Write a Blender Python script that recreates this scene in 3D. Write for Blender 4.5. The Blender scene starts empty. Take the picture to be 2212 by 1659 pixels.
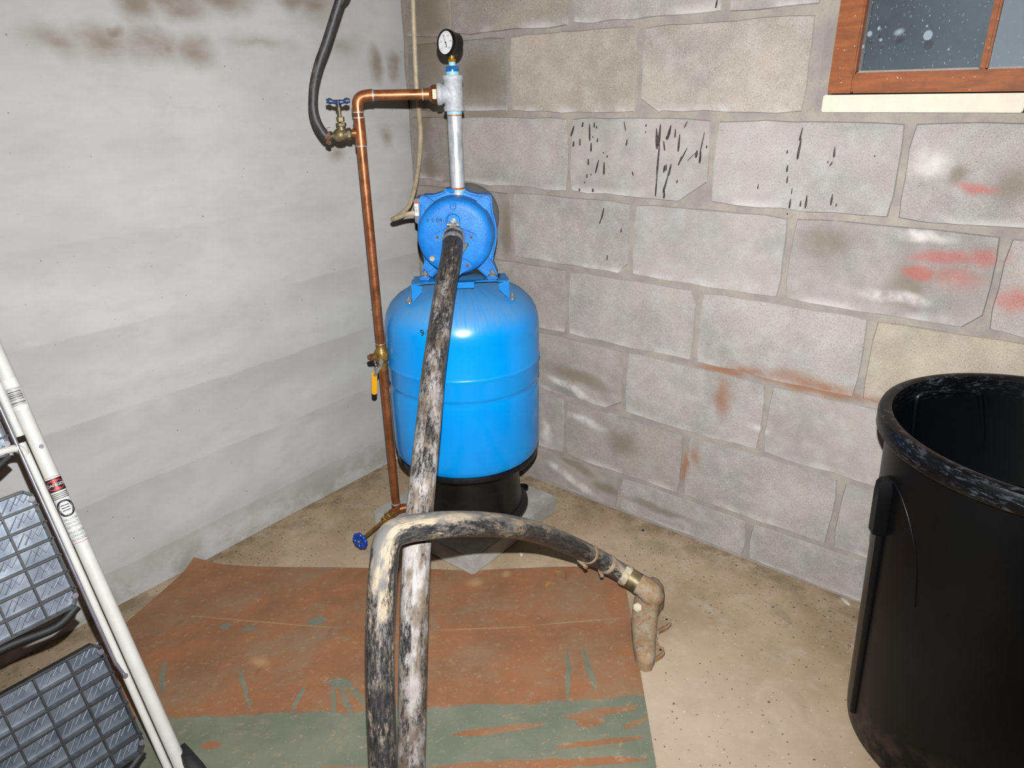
import bpy, bmesh, math, random
from mathutils import Vector, Matrix, noise as mnoise

# ------------------------------------------------------------------ camera
W, H = 2212.0, 1659.0
FPX = 1495.25                                   # focal length in pixels
PITCH, ROLL, YAW = 0.39962, -0.01872, -0.67747
CAM = Vector((1.69258, -1.61859, 1.20113))
scn = bpy.context.scene
COL = scn.collection
_fw = Vector((math.sin(YAW)*math.cos(PITCH), math.cos(YAW)*math.cos(PITCH), -math.sin(PITCH)))
_rt = Vector((math.cos(YAW), -math.sin(YAW), 0.0))
_up = _rt.cross(_fw)
CR = _rt*math.cos(ROLL) + _up*math.sin(ROLL)
CU = _up*math.cos(ROLL) - _rt*math.sin(ROLL)
CF = _fw
cd = bpy.data.cameras.new('camera')
cd.sensor_fit = 'HORIZONTAL'; cd.sensor_width = 36.0; cd.lens = FPX*36.0/W
cd.clip_start = 0.02
cam = bpy.data.objects.new('camera', cd); COL.objects.link(cam)
cam.matrix_world = Matrix(((CR.x, CU.x, -CF.x, CAM.x), (CR.y, CU.y, -CF.y, CAM.y), (CR.z, CU.z, -CF.z, CAM.z), (0, 0, 0, 1)))
scn.camera = cam

# ------------------------------------------------------------------ world, flash, exposure
wld = bpy.data.worlds.new('basement_gloom'); scn.world = wld; wld.use_nodes = True
bg = wld.node_tree.nodes['Background']
bg.inputs['Color'].default_value = (1.0, 0.42, 0.11, 1); bg.inputs['Strength'].default_value = 0.075
fl = bpy.data.lights.new('camera_flash', 'SPOT'); fl.energy = 320.0; fl.spot_size = math.radians(130); fl.spot_blend = 1.0   # the beam of a built-in flash
fl.shadow_soft_size = 0.006
fl.color = (0.985, 0.985, 0.98)
flo = bpy.data.objects.new('camera_flash', fl); COL.objects.link(flo)
flo.matrix_world = Matrix.Translation(CAM + CU*0.085 + CF*0.01) @ cam.matrix_world.to_3x3().to_4x4()
vs = scn.view_settings
vs.view_transform = 'Standard'; vs.look = 'None'; vs.gamma = 1.0; vs.use_curve_mapping = False; vs.exposure = 0.0

# ------------------------------------------------------------------ pixel -> place
def ray(x, y):
    return CR*((x-W/2)/FPX) - CU*((y-H/2)/FPX) + CF
def on_floor(x, y, z=0.0):
    d = ray(x, y); return CAM + d*((z-CAM.z)/d.z)
def on_right(x, y, Y=0.0):
    d = ray(x, y); return CAM + d*((Y-CAM.y)/d.y)
def on_left(x, y, X=0.0):
    d = ray(x, y); return CAM + d*((X-CAM.x)/d.x)
def at_depth(x, y, dep):
    return CAM + ray(x, y)*dep
TANK = Vector((0.464, -0.302, 0.0))
FD = Vector((CAM.x-TANK.x, CAM.y-TANK.y, 0)).normalized()      # from the tank towards the room
RD = Vector((-FD.y, FD.x, 0))
ZUP = Vector((0, 0, 1))
def on_tank_plane(x, y, F):
    d = ray(x, y); p0 = TANK + FD*F
    return CAM + d*(((p0-CAM).dot(FD))/d.dot(FD))
def on_drum(x, y, cx, cy, r, far=False):
    d = ray(x, y); ox, oy = CAM.x-cx, CAM.y-cy
    a = d.x*d.x+d.y*d.y; b = 2*(ox*d.x+oy*d.y); c = ox*ox+oy*oy-r*r
    q = math.sqrt(max(0, b*b-4*a*c)); t = (-b+q)/(2*a) if far else (-b-q)/(2*a)
    return CAM + d*t

# ------------------------------------------------------------------ materials
ALB = 0.48                                     # paint-chip values to reflectances of a dim, dusty basement
def lin(c):
    return tuple(ALB*((v/255.0)/12.92 if v/255.0 <= 0.04045 else ((v/255.0+0.055)/1.055)**2.4) for v in c) + (1.0,)

class NT:
    def __init__(s, name):
        s.m = bpy.data.materials.new(name); s.m.use_nodes = True
        s.t = s.m.node_tree; s.b = s.t.nodes['Principled BSDF']
        s.out = s.t.nodes['Material Output']
    def n(s, typ, **kw):
        nd = s.t.nodes.new(typ)
        for k, v in kw.items(): setattr(nd, k, v)
        return nd
    def put(s, sock, v):
        if v is None: return
        if isinstance(v, bpy.types.NodeSocket): s.t.links.new(v, sock)
        else: sock.default_value = v
    def coord(s, kind='Object'):
        return s.n('ShaderNodeTexCoord').outputs[kind]
    def pos(s):
        return s.n('ShaderNodeNewGeometry').outputs['Position']
    def noise(s, vec, scale, detail=4.0, rough=0.55, dist=0.0):
        nd = s.n('ShaderNodeTexNoise'); s.put(nd.inputs['Vector'], vec)
        nd.inputs['Scale'].default_value = scale; nd.inputs['Detail'].default_value = detail
        nd.inputs['Roughness'].default_value = rough; nd.inputs['Distortion'].default_value = dist
        return nd.outputs['Fac']
    def noisec(s, vec, scale, detail=3.0):
        nd = s.n('ShaderNodeTexNoise'); s.put(nd.inputs['Vector'], vec)
        nd.inputs['Scale'].default_value = scale; nd.inputs['Detail'].default_value = detail
        return nd.outputs['Color']
    def mr(s, v, a, b, c=0.0, d=1.0, smooth=True):
        nd = s.n('ShaderNodeMapRange'); nd.interpolation_type = 'SMOOTHSTEP' if smooth else 'LINEAR'
        s.put(nd.inputs['Value'], v)
        for i, q in zip((1, 2, 3, 4), (a, b, c, d)): nd.inputs[i].default_value = q
        return nd.outputs['Result']
    def math(s, op, a, b=None, clamp=False):
        nd = s.n('ShaderNodeMath', operation=op); nd.use_clamp = clamp
        s.put(nd.inputs[0], a); s.put(nd.inputs[1], b); return nd.outputs[0]
    def vmath(s, op, a, b=None, sc=None):
        nd = s.n('ShaderNodeVectorMath', operation=op); s.put(nd.inputs[0], a); s.put(nd.inputs[1], b)
        if sc is not None: s.put(nd.inputs['Scale'], sc)
        return nd.outputs['Value'] if op in ('LENGTH', 'DOT_PRODUCT') else nd.outputs['Vector']
    def mix(s, fac, a, b, blend='MIX'):
        nd = s.n('ShaderNodeMix', data_type='RGBA', blend_type=blend)
        s.put(nd.inputs[0], fac); s.put(nd.inputs[6], a); s.put(nd.inputs[7], b); return nd.outputs[2]
    def sep(s, v):
        nd = s.n('ShaderNodeSeparateXYZ'); s.put(nd.inputs[0], v); return nd.outputs
    def comb(s, x, y, z=0.0):
        nd = s.n('ShaderNodeCombineXYZ')
        for i, q in enumerate((x, y, z)): s.put(nd.inputs[i], q)
        return nd.outputs[0]
    def scale(s, v, sc):
        nd = s.n('ShaderNodeMapping'); s.put(nd.inputs['Vector'], v); nd.inputs['Scale'].default_value = sc
        return nd.outputs[0]
    def bump(s, h, strength=0.4, dist=0.002, normal=None):
        nd = s.n('ShaderNodeBump'); s.put(nd.inputs['Height'], h)
        nd.inputs['Strength'].default_value = strength; nd.inputs['Distance'].default_value = dist
        s.put(nd.inputs['Normal'], normal); return nd.outputs[0]
    def blob(s, vec, cx, cy, rx, ry, rot=0.0, inner=0.0):
        nd = s.n('ShaderNodeGroup'); nd.node_tree = BLOB
        s.put(nd.inputs['Vector'], vec); nd.inputs['Location'].default_value = (cx, cy, 0)
        nd.inputs['Rotation'].default_value = (0, 0, rot); nd.inputs['Scale'].default_value = (rx, ry, 1)
        nd.inputs['Inner'].default_value = inner
        return nd.outputs[0]
    def many(s, vec, lst):
        o = None
        for b in lst:
            q = s.blob(vec, *b); o = q if o is None else s.math('MAXIMUM', o, q)
        return o
    def done(s, col=None, rough=0.6, metal=0.0, spec=None, normal=None, coat=None):
        s.put(s.b.inputs['Base Color'], col); s.put(s.b.inputs['Roughness'], rough); s.put(s.b.inputs['Metallic'], metal)
        if spec is not None: s.put(s.b.inputs['Specular IOR Level'], spec)
        if normal is not None: s.put(s.b.inputs['Normal'], normal)
        if coat is not None:
            s.b.inputs['Coat Weight'].default_value = coat; s.b.inputs['Coat Roughness'].default_value = 0.06
        return s.m

def make_blob_group():
    g = bpy.data.node_groups.new('stain_blob', 'ShaderNodeTree')
    for nm, tp in (('Vector', 'NodeSocketVector'), ('Location', 'NodeSocketVector'), ('Rotation', 'NodeSocketVector'), ('Scale', 'NodeSocketVector'), ('Inner', 'NodeSocketFloat')):
        g.interface.new_socket(nm, in_out='INPUT', socket_type=tp)
    g.interface.new_socket('Fac', in_out='OUTPUT', socket_type='NodeSocketFloat')
    gi = g.nodes.new('NodeGroupInput'); go = g.nodes.new('NodeGroupOutput')
    mp = g.nodes.new('ShaderNodeMapping'); mp.vector_type = 'TEXTURE'
    for k in ('Vector', 'Location', 'Rotation', 'Scale'): g.links.new(gi.outputs[k], mp.inputs[k])
    ln = g.nodes.new('ShaderNodeVectorMath'); ln.operation = 'LENGTH'; g.links.new(mp.outputs[0], ln.inputs[0])
    mr = g.nodes.new('ShaderNodeMapRange'); mr.interpolation_type = 'SMOOTHSTEP'
    g.links.new(ln.outputs['Value'], mr.inputs['Value']); mr.inputs[1].default_value = 1.0
    g.links.new(gi.outputs['Inner'], mr.inputs[2]); mr.inputs[3].default_value = 0.0; mr.inputs[4].default_value = 1.0
    g.links.new(mr.outputs['Result'], go.inputs[0])
    return g
BLOB = make_blob_group()

def plain(name, rgb, rough=0.5, metal=0.0, spec=0.35, var=0.12, scale=40.0, coat=None, bump=0.0, bscale=300.0):
    t = NT(name); c = t.coord('Object'); base = lin(rgb)
    dark = tuple(v*(1-var*1.6) for v in base[:3]) + (1,); light = tuple(min(1, v*(1+var)) for v in base[:3]) + (1,)
    col = t.mix(t.mr(t.noise(c, scale, 4), 0.3, 0.7), dark, light)
    nm = t.bump(t.noise(c, bscale, 3), bump, 0.001) if bump else None
    return t.done(col, rough, metal, spec, nm, coat)

def wr2(x, y):
    p = on_right(x, y); return p.x, p.z
def wl2(x, y):
    p = on_left(x, y); return p.y, p.z

def m_block():
    t = NT('concrete_block'); P = t.pos(); X = t.sep(P)
    oi = t.n('ShaderNodeObjectInfo'); tint = oi.outputs['Color']
    v0 = t.comb(X[0], X[2])
    w = t.vmath('SUBTRACT', t.noisec(P, 14.0, 4), (0.5, 0.5, 0.5)); w2 = t.vmath('SCALE', w, None, 0.045)
    w3 = t.sep(w2); v = t.comb(t.math('ADD', X[0], w3[0]), t.math('ADD', X[2], w3[1]))
    fine = t.noise(P, 400.0, 3, 0.7); mid = t.noise(P, 22.0, 5, 0.6); big = t.noise(P, 5.0, 4, 0.55)
    c = t.mix(t.mr(big, 0.3, 0.7), lin((165, 161, 157)), lin((191, 184, 177)))
    c = t.mix(t.mr(mid, 0.40, 0.74, 0, 0.5), c, lin((204, 202, 200)))
    c = t.mix(0.08, c, t.noisec(P, 13.0, 4), 'SOFT_LIGHT')
    c = t.mix(1.0, c, tint, 'MULTIPLY')
    c = t.mix(t.mr(fine, 0.54, 0.70, 0, 0.60), c, lin((112, 106, 100)))
    c = t.mix(t.mr(t.noise(P, 520.0, 2, 0.6), 0.58, 0.72, 0, 0.55), c, lin((236, 230, 224)))
    # white crumbly lower edges of the blocks
    G = t.sep(t.coord('Generated'))
    edge = t.math('MULTIPLY', t.mr(G[2], 0.15, 0.0), t.mr(t.noise(P, 9.0, 4), 0.42, 0.62))
    c = t.mix(t.math('MULTIPLY', edge, 0.75), c, lin((226, 222, 218)))
    # damp darkening in the corner
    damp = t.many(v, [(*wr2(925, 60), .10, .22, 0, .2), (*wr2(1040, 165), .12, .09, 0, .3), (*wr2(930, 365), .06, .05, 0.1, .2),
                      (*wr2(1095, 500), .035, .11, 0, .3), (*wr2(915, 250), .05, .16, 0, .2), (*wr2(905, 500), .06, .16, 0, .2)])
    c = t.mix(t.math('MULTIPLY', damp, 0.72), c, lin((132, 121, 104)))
    # brown-grey water marks and efflorescence low down by the tank
    br = t.many(v, [(*wr2(1250, 815), .16, .035, -.12, .3), (*wr2(1345, 955), .09, .06, 0, .1), (*wr2(1240, 1000), .10, .025, -.25, .3),
                    (*wr2(1310, 1055), .07, .03, -.1, .3), (*wr2(1420, 1100), .16, .02, 0, .2), (*wr2(1960, 620), .05, .09, 0, .1),
                    (*wr2(1790, 520), .08, .05, 0, .1), (*wr2(2070, 385), .035, .03, 0.3, .1), (*wr2(2190, 400), .05, .05, 0, .1)])
    c = t.mix(t.math('MULTIPLY', br, 0.62), c, lin((128, 114, 96)))
    wh = t.many(v, [(*wr2(1230, 838), .13, .018, -.22, .2), (*wr2(1300, 880), .06, .012, -.3, .2), (*wr2(1260, 908), .10, .022, -.1, .1),
                    (*wr2(1245, 1040), .12, .022, -.35, .2), (*wr2(1200, 1010), .06, .02, -.3, .1), (*wr2(1180, 930), .03, .06, 0, .1),
                    (*wr2(1340, 590), .07, .022, 0, .1), (*wr2(1930, 640), .10, .02, 0, .1), (*wr2(1990, 510), .08, .016, 0, .1),
                    (*wr2(1640, 925), .035, .02, 0, .1), (*wr2(2010, 350), .05, .04, .3, .0), (*wr2(1800, 465), .10, .012, 0, .1)])
    c = t.mix(t.math('MULTIPLY', t.math('MULTIPLY', wh, t.mr(mid, 0.25, 0.6)), 0.85), c, lin((236, 232, 228)))
    gr = t.many(v, [(*wr2(1230, 853), .11, .016, -.2, .3)])
    c = t.mix(t.math('MULTIPLY', gr, 0.7), c, lin((140, 137, 133)))
    # rust wash and old red paint
    ru = t.many(v, [(*wr2(1735, 826), .20, .040, 0, -.2), (*wr2(1790, 838), .14, .030, 0, -.1), (*wr2(1610, 803), .09, .030, 0.05, -.1), (*wr2(1562, 858), .036, .095, 0.05, -.1),
                    (*wr2(1482, 1000), .018, .070, 0, -.1), (*wr2(1503, 985), .03, .06, 0.1, -.3), (*wr2(1885, 866), .07, .026, 0, -.1)])
    c = t.mix(t.math('MULTIPLY', ru, t.mr(mid, 0.2, 0.6, 0.50, 0.85)), c, lin((160, 106, 68)))
    rd = t.many(v, [(*wr2(2040, 556), .085, .024, 0, .2), (*wr2(1985, 590), .045, .022, 0, .3), (*wr2(2130, 560), .06, .03, 0, .1),
                    (*wr2(2190, 650), .05, .04, 0, .1), (*wr2(2110, 410), .055, .016, 0, .1), (*wr2(2060, 600), .09, .035, 0, -.3)])
    c = t.mix(t.math('MULTIPLY', rd, t.mr(fine, 0.3, 0.65, 0.85, 0.3)), c, lin((205, 92, 84)))
    h = t.math('ADD', t.math('MULTIPLY', fine, 0.6), t.math('MULTIPLY', mid, 0.8))
    return t.done(c, 0.92, 0, 0.25, t.bump(h, 0.35, 0.0025))

def m_mortar():
    t = NT('mortar'); P = t.pos(); X = t.sep(P)
    mid = t.noise(P, 16.0, 5, 0.6); fine = t.noise(P, 240.0, 3, 0.7)
    c = t.mix(t.mr(mid, 0.3, 0.7), lin((158, 152, 147)), lin((182, 173, 163)))
    w = t.vmath('SCALE', t.vmath('SUBTRACT', t.noisec(P, 14.0, 4), (0.5, 0.5, 0.5)), None, 0.03)
    w3 = t.sep(w); v = t.comb(t.math('ADD', X[0], w3[0]), t.math('ADD', X[2], w3[1]))
    ru = t.many(v, [(*wr2(1740, 835), .22, .022, 0, .2), (*wr2(1560, 800), .10, .02, 0.05, .2), (*wr2(1478, 1010), .02, .07, 0, .2)])
    c = t.mix(t.math('MULTIPLY', ru, 0.75), c, lin((166, 106, 66)))
    damp = t.many(v, [(*wr2(930, 150), .13, .35, 0, .3), (*wr2(1050, 245), .16, .03, 0, .2), (*wr2(1090, 500), .03, .12, 0, .3)])
    c = t.mix(t.math('MULTIPLY', damp, 0.6), c, lin((142, 129, 110)))
    c = t.mix(t.mr(fine, 0.55, 0.75, 0, 0.4), c, lin((120, 112, 104)))
    return t.done(c, 0.93, 0, 0.2, t.bump(t.math('ADD', fine, mid), 0.4, 0.002))

def m_parge():
    t = NT('parged_wall'); P = t.pos(); X = t.sep(P)
    st = t.scale(P, (1, 1, 2.2))
    big = t.noise(st, 2.6, 5, 0.6); mid = t.noise(st, 11.0, 5, 0.6); fine = t.noise(P, 300.0, 2, 0.6)
    c = t.mix(t.mr(big, 0.33, 0.68), lin((201, 201, 200)), lin((214, 214, 213)))
    c = t.mix(t.mr(mid, 0.45, 0.75, 0, 0.35), c, lin((190, 189, 187)))
    w = t.vmath('SCALE', t.vmath('SUBTRACT', t.noisec(P, 13.0, 5), (0.5, 0.5, 0.5)), None, 0.05)
    w3 = t.sep(w); v = t.comb(t.math('ADD', X[1], w3[0]), t.math('ADD', X[2], w3[1]))
    # ghost courses: darker upper band under each buried bed joint
    zz = t.math('ADD', X[2], t.math('MULTIPLY', w3[2], 0.35))
    fr = t.math('FRACT', t.math('DIVIDE', t.math('ADD', zz, 0.0779+0.02), 0.2032))
    band = t.math('MULTIPLY', t.mr(fr, 0.35, 0.99), t.mr(fr, 1.0, 0.96))
    band = t.math('MULTIPLY', band, t.mr(t.noise(P, 3.2, 3), 0.38, 0.58))
    band = t.math('MULTIPLY', band, t.mr(X[2], 1.05, 0.6, 0.25, 1.0))
    c = t.mix(t.math('MULTIPLY', band, 0.30), c, lin((162, 156, 149)))
    damp = t.many(v, [(*wl2(130, 88), .11, .050, -.12, -.2), (*wl2(220, 92), .13, .060, -.06, -.1), (*wl2(330, 100), .13, .062, -.06, -.1), (*wl2(420, 108), .08, .055, 0, -.1), (*wl2(245, 70), .05, .025, 0, 0), (*wl2(360, 108), .04, .03, 0, 0),
                      (*wl2(300, 12), .07, .06, .2, .1), (*wl2(380, 2), .12, .06, 0, .1), (*wl2(480, -14), .12, .06, 0, .1), (*wl2(680, 8), .10, .075, 0.2, 0), (*wl2(635, 0), .07, .05, 0, .1),
                      (*wl2(812, 140), .040, .075, 0, .2), (*wl2(850, 146), .040, .060, 0, .2), (*wl2(560, 90), .14, .030, 0, -.4), (*wl2(730, 330), .05, .04, 0, -.2), (*wl2(836, 290), .04, .05, 0, -.2), (*wl2(740, 95), .12, .05, 0, -.6)])
    c = t.mix(t.math('MULTIPLY', damp, t.mr(mid, 0.25, 0.6, 0.55, 0.85)), c, lin((142, 131, 112)))
    # greenish dirt line at the foot of the wall
    foot = t.math('MULTIPLY', t.mr(X[2], 0.17, 0.0), t.mr(t.noise(P, 7.0, 5, 0.65), 0.4, 0.62))
    c = t.mix(t.math('MULTIPLY', foot, 0.5), c, lin((140, 134, 112)))
    specks = t.mr(t.noise(P, 120.0, 2, 0.4), 0.765, 0.78)
    c = t.mix(t.math('MULTIPLY', specks, 0.7), c, lin((80, 66, 52)))
    h = t.math('ADD', t.math('MULTIPLY', mid, 1.0), t.math('MULTIPLY', fine, 0.25))
    return t.done(c, 0.9, 0, 0.25, t.bump(h, 0.10, 0.003))

def m_floor():
    t = NT('concrete_floor'); P = t.pos(); X = t.sep(P)
    big = t.noise(P, 3.2, 5, 0.6); mid = t.noise(P, 18.0, 5, 0.62); fine = t.noise(P, 210.0, 3, 0.7)
    c = t.mix(t.mr(big, 0.32, 0.68), lin((172, 150, 120)), lin((200, 178, 150)))
    c = t.mix(t.mr(mid, 0.48, 0.74, 0, 0.5), c, lin((206, 194, 174)))
    c = t.mix(t.mr(t.noise(P, 6.5, 5, 0.6, 0.6), 0.55, 0.72, 0, 0.5), c, lin((146, 134, 108)))
    # pinkish paler floor towards the barrel
    pk = t.blob(t.comb(X[0], X[1]), 1.38, -0.62, 0.42, 0.40, 0, .1)
    c = t.mix(t.math('MULTIPLY', pk, 0.6), c, lin((208, 190, 172)))
    # litter line along both walls
    d = t.math('MINIMUM', X[0], t.math('MULTIPLY', X[1], -1.0))
    dirt = t.math('MULTIPLY', t.mr(d, 0.13, 0.01), t.mr(t.noise(P, 12.0, 5, 0.65), 0.42, 0.6))
    c = t.mix(t.math('MULTIPLY', dirt, 0.55), c, lin((118, 104, 80)))
    sp = t.mr(t.noise(P, 95.0, 2, 0.5), 0.69, 0.72)
    c = t.mix(t.math('MULTIPLY', sp, 0.75), c, lin((78, 62, 46)))
    sp1 = t.math('MULTIPLY', t.mr(t.noise(t.scale(P, (1.0, 1.6, 1)), 100.0, 3, 0.5), 0.645, 0.68), t.mr(d, 0.40, 0.03))
    c = t.mix(t.math('MULTIPLY', sp1, 0.7), c, lin((72, 58, 44)))
    sp2 = t.mr(t.noise(P, 120.0, 2, 0.5), 0.72, 0.75)
    c = t.mix(sp2, c, lin((226, 216, 200)))
    h = t.math('ADD', t.math('MULTIPLY', mid, 1.0), t.math('MULTIPLY', fine, 0.4))
    return t.done(c, 0.88, 0, 0.25, t.bump(h, 0.3, 0.0025))

# mat coordinates: a sheet with four corners on the floor
MTL, MTR = Vector((0.015, -0.945, 0)), Vector((0.952, -0.232, 0))
MBR, MBL = Vector((1.545, -1.045, 0)), Vector((0.33, -1.88, 0))
def mat_uv(p):
    u, v = 0.5, 0.5
    for _ in range(30):
        q = MTL*(1-u)*(1-v)+MTR*u*(1-v)+MBR*u*v+MBL*(1-u)*v
        du = (MTR-MTL)*(1-v)+(MBR-MBL)*v; dv = (MBL-MTL)*(1-u)+(MBR-MTR)*u
        e = Vector((p.x-q.x, p.y-q.y)); det = du.x*dv.y-du.y*dv.x
        u += (e.x*dv.y-e.y*dv.x)/det; v += (du.x*e.y-du.y*e.x)/det
    return u, v
MATW, MATH = 1.18, 1.0
def muv(x, y):
    u, v = mat_uv(on_floor(x, y, 0.004)); return u*MATW, v*MATH

def m_mat():
    t = NT('painted_sheet'); uv = t.coord('UV')
    S = t.sep(uv)
    U0 = t.math('MULTIPLY', S[0], MATW); V0 = t.math('MULTIPLY', S[1], MATH)
    p = t.comb(U0, V0)
    w = t.sep(t.vmath('SCALE', t.vmath('SUBTRACT', t.noisec(p, 26.0, 5), (0.5, 0.5, 0.5)), None, 0.018))
    U = t.math('ADD', U0, w[0]); V = t.math('ADD', V0, w[1]); q = t.comb(U, V)
    mid = t.noise(p, 9.0, 5, 0.6); fine = t.noise(p, 160.0, 3, 0.7)
    c = t.mix(t.mr(mid, 0.34, 0.66), lin((144, 102, 72)), lin((162, 110, 74)))
    c = t.mix(t.mr(t.noise(p, 5.0, 5, 0.65), 0.42, 0.66, 0, 0.8), c, lin((154, 124, 96)))
    c = t.mix(t.mr(t.noise(t.scale(p, (3, 1, 1)), 6.0, 4), 0.62, 0.76, 0, 0.6), c, lin((118, 80, 52)))
    # green paint: a band with a torn edge, and flecks and scrapes
    pts = [muv(x, y) for x, y in ((340, 1530), (520, 1545), (700, 1550), (900, 1545), (1050, 1535), (1200, 1518), (1300, 1500), (1390, 1488))]
    # straight trend through the edge
    n = len(pts); mx = sum(a for a, b in pts)/n; my = sum(b for a, b in pts)/n
    sl = sum((a-mx)*(b-my) for a, b in pts)/sum((a-mx)**2 for a, b in pts)
    edge = t.math('ADD', t.math('MULTIPLY', U0, sl), my-sl*mx)
    wav = t.math('MULTIPLY', t.math('SUBTRACT', t.noise(t.comb(t.math('MULTIPLY', U0, 1.0), 0.0), 9.0, 4), 0.5), 0.05)
    dv = t.math('SUBTRACT', V, t.math('ADD', edge, wav))
    green = t.mr(dv, -0.003, 0.004)
    gl = []
    def streak(x0, y0, x1, y1, wd):
        a = muv(x0, y0); b = muv(x1, y1); L = math.hypot(b[0]-a[0], b[1]-a[1])
        return ((a[0]+b[0])/2, (a[1]+b[1])/2, L/2*1.1, wd, math.atan2(b[1]-a[1], b[0]-a[0]), .6)
    gl += [streak(1225, 1398, 1228, 1520, .006), streak(1257, 1395, 1290, 1500, .007), streak(358, 1425, 346, 1500, .006),
           streak(660, 1480, 628, 1540, .006), streak(718, 1470, 722, 1545, .005), streak(735, 1475, 760, 1545, .006), streak(745, 1465, 790, 1530, .006), streak(515, 1440, 545, 1540, .005)]
    for x, y, a, b in ((685, 1340, .024, .02), (488, 1352, .017, .012), (540, 1358, .02, .009), (735, 1475, .032, .016), (750, 1382, .008, .008)):
        gl.append((*muv(x, y), a, b, 0, .6))
    green = t.math('MAXIMUM', green, t.mr(t.many(q, gl), 0.35, 0.55))
    bl = [streak(965, 1590, 1190, 1560, .010), streak(1210, 1550, 1385, 1525, .012), streak(1190, 1615, 1400, 1590, .008), streak(1240, 1560, 1310, 1553, .016),
          streak(430, 1612, 480, 1610, .012), streak(900, 1659, 1420, 1640, .012), streak(1345, 1575, 1400, 1550, .006), streak(500, 1690, 860, 1662, .02)]
    brown = t.mr(t.many(q, bl), 0.3, 0.5)
    green = t.math('MULTIPLY', green, t.math('SUBTRACT', 1.0, brown))
    gcol = t.mix(t.mr(mid, 0.35, 0.7), lin((116, 121, 103)), lin((131, 134, 115)))
    c = t.mix(green, c, gcol)
    # tan dirt by the slab and along the edge, a cream scratch
    tn = t.many(q, [(*muv(1028, 1252), .03, .03, .8, .1), (*muv(1095, 1235), .02, .02, 0, .2), (*muv(395, 1212), .05, .02, 0, .1), (*muv(560, 1430), .04, .02, .5, .1)])
    c = t.mix(t.math('MULTIPLY', tn, 0.75), c, lin((190, 152, 112)))
    yl = t.many(q, [(*muv(1185, 1258), .012, .01, 0, .1), (*muv(1205, 1232), .015, .006, 0, .1), (*muv(1180, 1262), .006, .012, 0, .1)])
    c = t.mix(t.math('MULTIPLY', yl, 0.8), c, lin((190, 140, 50)))
    sc = t.many(p, [streak(395, 1330, 760, 1358, .0022), streak(930, 1360, 1150, 1352, .0025), streak(1150, 1350, 1355, 1333, .0022)])
    c = t.mix(t.math('MULTIPLY', t.mr(sc, 0.2, 0.5), 0.55), c, lin((188, 160, 118)))
    dust = t.mr(t.noise(p, 45.0, 6, 0.75), 0.54, 0.72)
    c = t.mix(t.math('MULTIPLY', dust, 0.4), c, lin((196, 172, 140)))
    c = t.mix(t.mr(t.noise(p, 330.0, 2, 0.5), 0.69, 0.74), c, lin((206, 188, 160)))
    return t.done(c, 0.62, 0, 0.35, t.bump(t.math('ADD', fine, t.math('MULTIPLY', green, 0.5)), 0.15, 0.001))

def m_tank():
    t = NT('blue_enamel'); c0 = t.coord('Object')
    N = t.sep(t.n('ShaderNodeNewGeometry').outputs['Normal'])
    c = t.mix(t.mr(t.noise(c0, 5.0, 3), 0.3, 0.7), lin((0, 152, 242)), lin((0, 162, 250)))
    X = t.sep(c0); ang = t.n('ShaderNodeMath', operation='ARCTAN2'); t.put(ang.inputs[0], X[1]); t.put(ang.inputs[1], X[0])
    sv = t.comb(t.math('MULTIPLY', ang.outputs[0], 14.0), t.math('MULTIPLY', X[2], 9.0))
    st = t.noise(sv, 2.0, 5, 0.65)
    dust = t.math('MULTIPLY', t.mr(N[2], 0.18, 0.7), t.mr(st, 0.12, 0.72))
    c = t.mix(t.math('MULTIPLY', dust, 0.55), c, lin((120, 146, 160)))
    return t.done(c, t.math('ADD', t.math('MULTIPLY', dust, 0.35), 0.22), 0, 0.38, t.bump(t.noise(c0, 90.0, 2), 0.02, 0.001))

def m_pump():
    t = NT('pump_casting_blue'); c0 = t.coord('Object')
    f = t.noise(c0, 330.0, 3, 0.6); m = t.noise(c0, 30.0, 4)
    c = t.mix(t.mr(m, 0.3, 0.7), lin((20, 118, 206)), lin((32, 138, 226)))
    return t.done(c, 0.42, 0, 0.20, t.bump(f, 0.34, 0.0022))

def m_hose(name, dirtcol, amount, top, grad=False, gloss=0.32):
    t = NT(name); uv = t.coord('UV')
    s1 = t.scale(uv, (7.0, 15.0, 1)); s2 = t.scale(uv, (45.0, 150.0, 1)); s3 = t.scale(uv, (160.0, 260.0, 1))
    a = t.noise(s1, 1.0, 6, 0.70, 0.3); b = t.noise(s2, 1.0, 5, 0.7); f = t.noise(s3, 1.0, 3, 0.7)
    d = t.math('ADD', t.math('MULTIPLY', a, 0.55), t.math('ADD', t.math('MULTIPLY', b, 0.27), t.math('MULTIPLY', f, 0.18)))
    N = t.sep(t.n('ShaderNodeNewGeometry').outputs['Normal'])
    if top: d = t.math('ADD', d, t.mr(N[2], 0.25, 0.95, -0.02, top))
    if grad: d = t.math('ADD', d, t.mr(t.sep(uv)[0], 0.05, 0.75, -0.055, 0.01))
    k = t.mr(d, 0.56-amount, 0.68-amount)
    c = t.mix(t.mr(b, 0.3, 0.7), lin((30, 31, 34)), lin((74, 72, 72)))
    dc = t.mix(t.mr(t.noise(s1, 2.3, 5, 0.6), 0.40, 0.60), lin(dirtcol[0]), lin(dirtcol[1]))
    c = t.mix(t.math('MULTIPLY', k, 0.88), c, dc)
    # scratches down to the black
    sc = t.mr(t.noise(t.scale(uv, (20.0, 330.0, 1)), 1.0, 3), 0.60, 0.70)
    c = t.mix(t.math('MULTIPLY', sc, 0.6), c, lin((44, 43, 44)))
    return t.done(c, t.mr(k, 0, 1, gloss, 0.82), 0, 0.30, t.bump(d, 0.12, 0.001))

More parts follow.
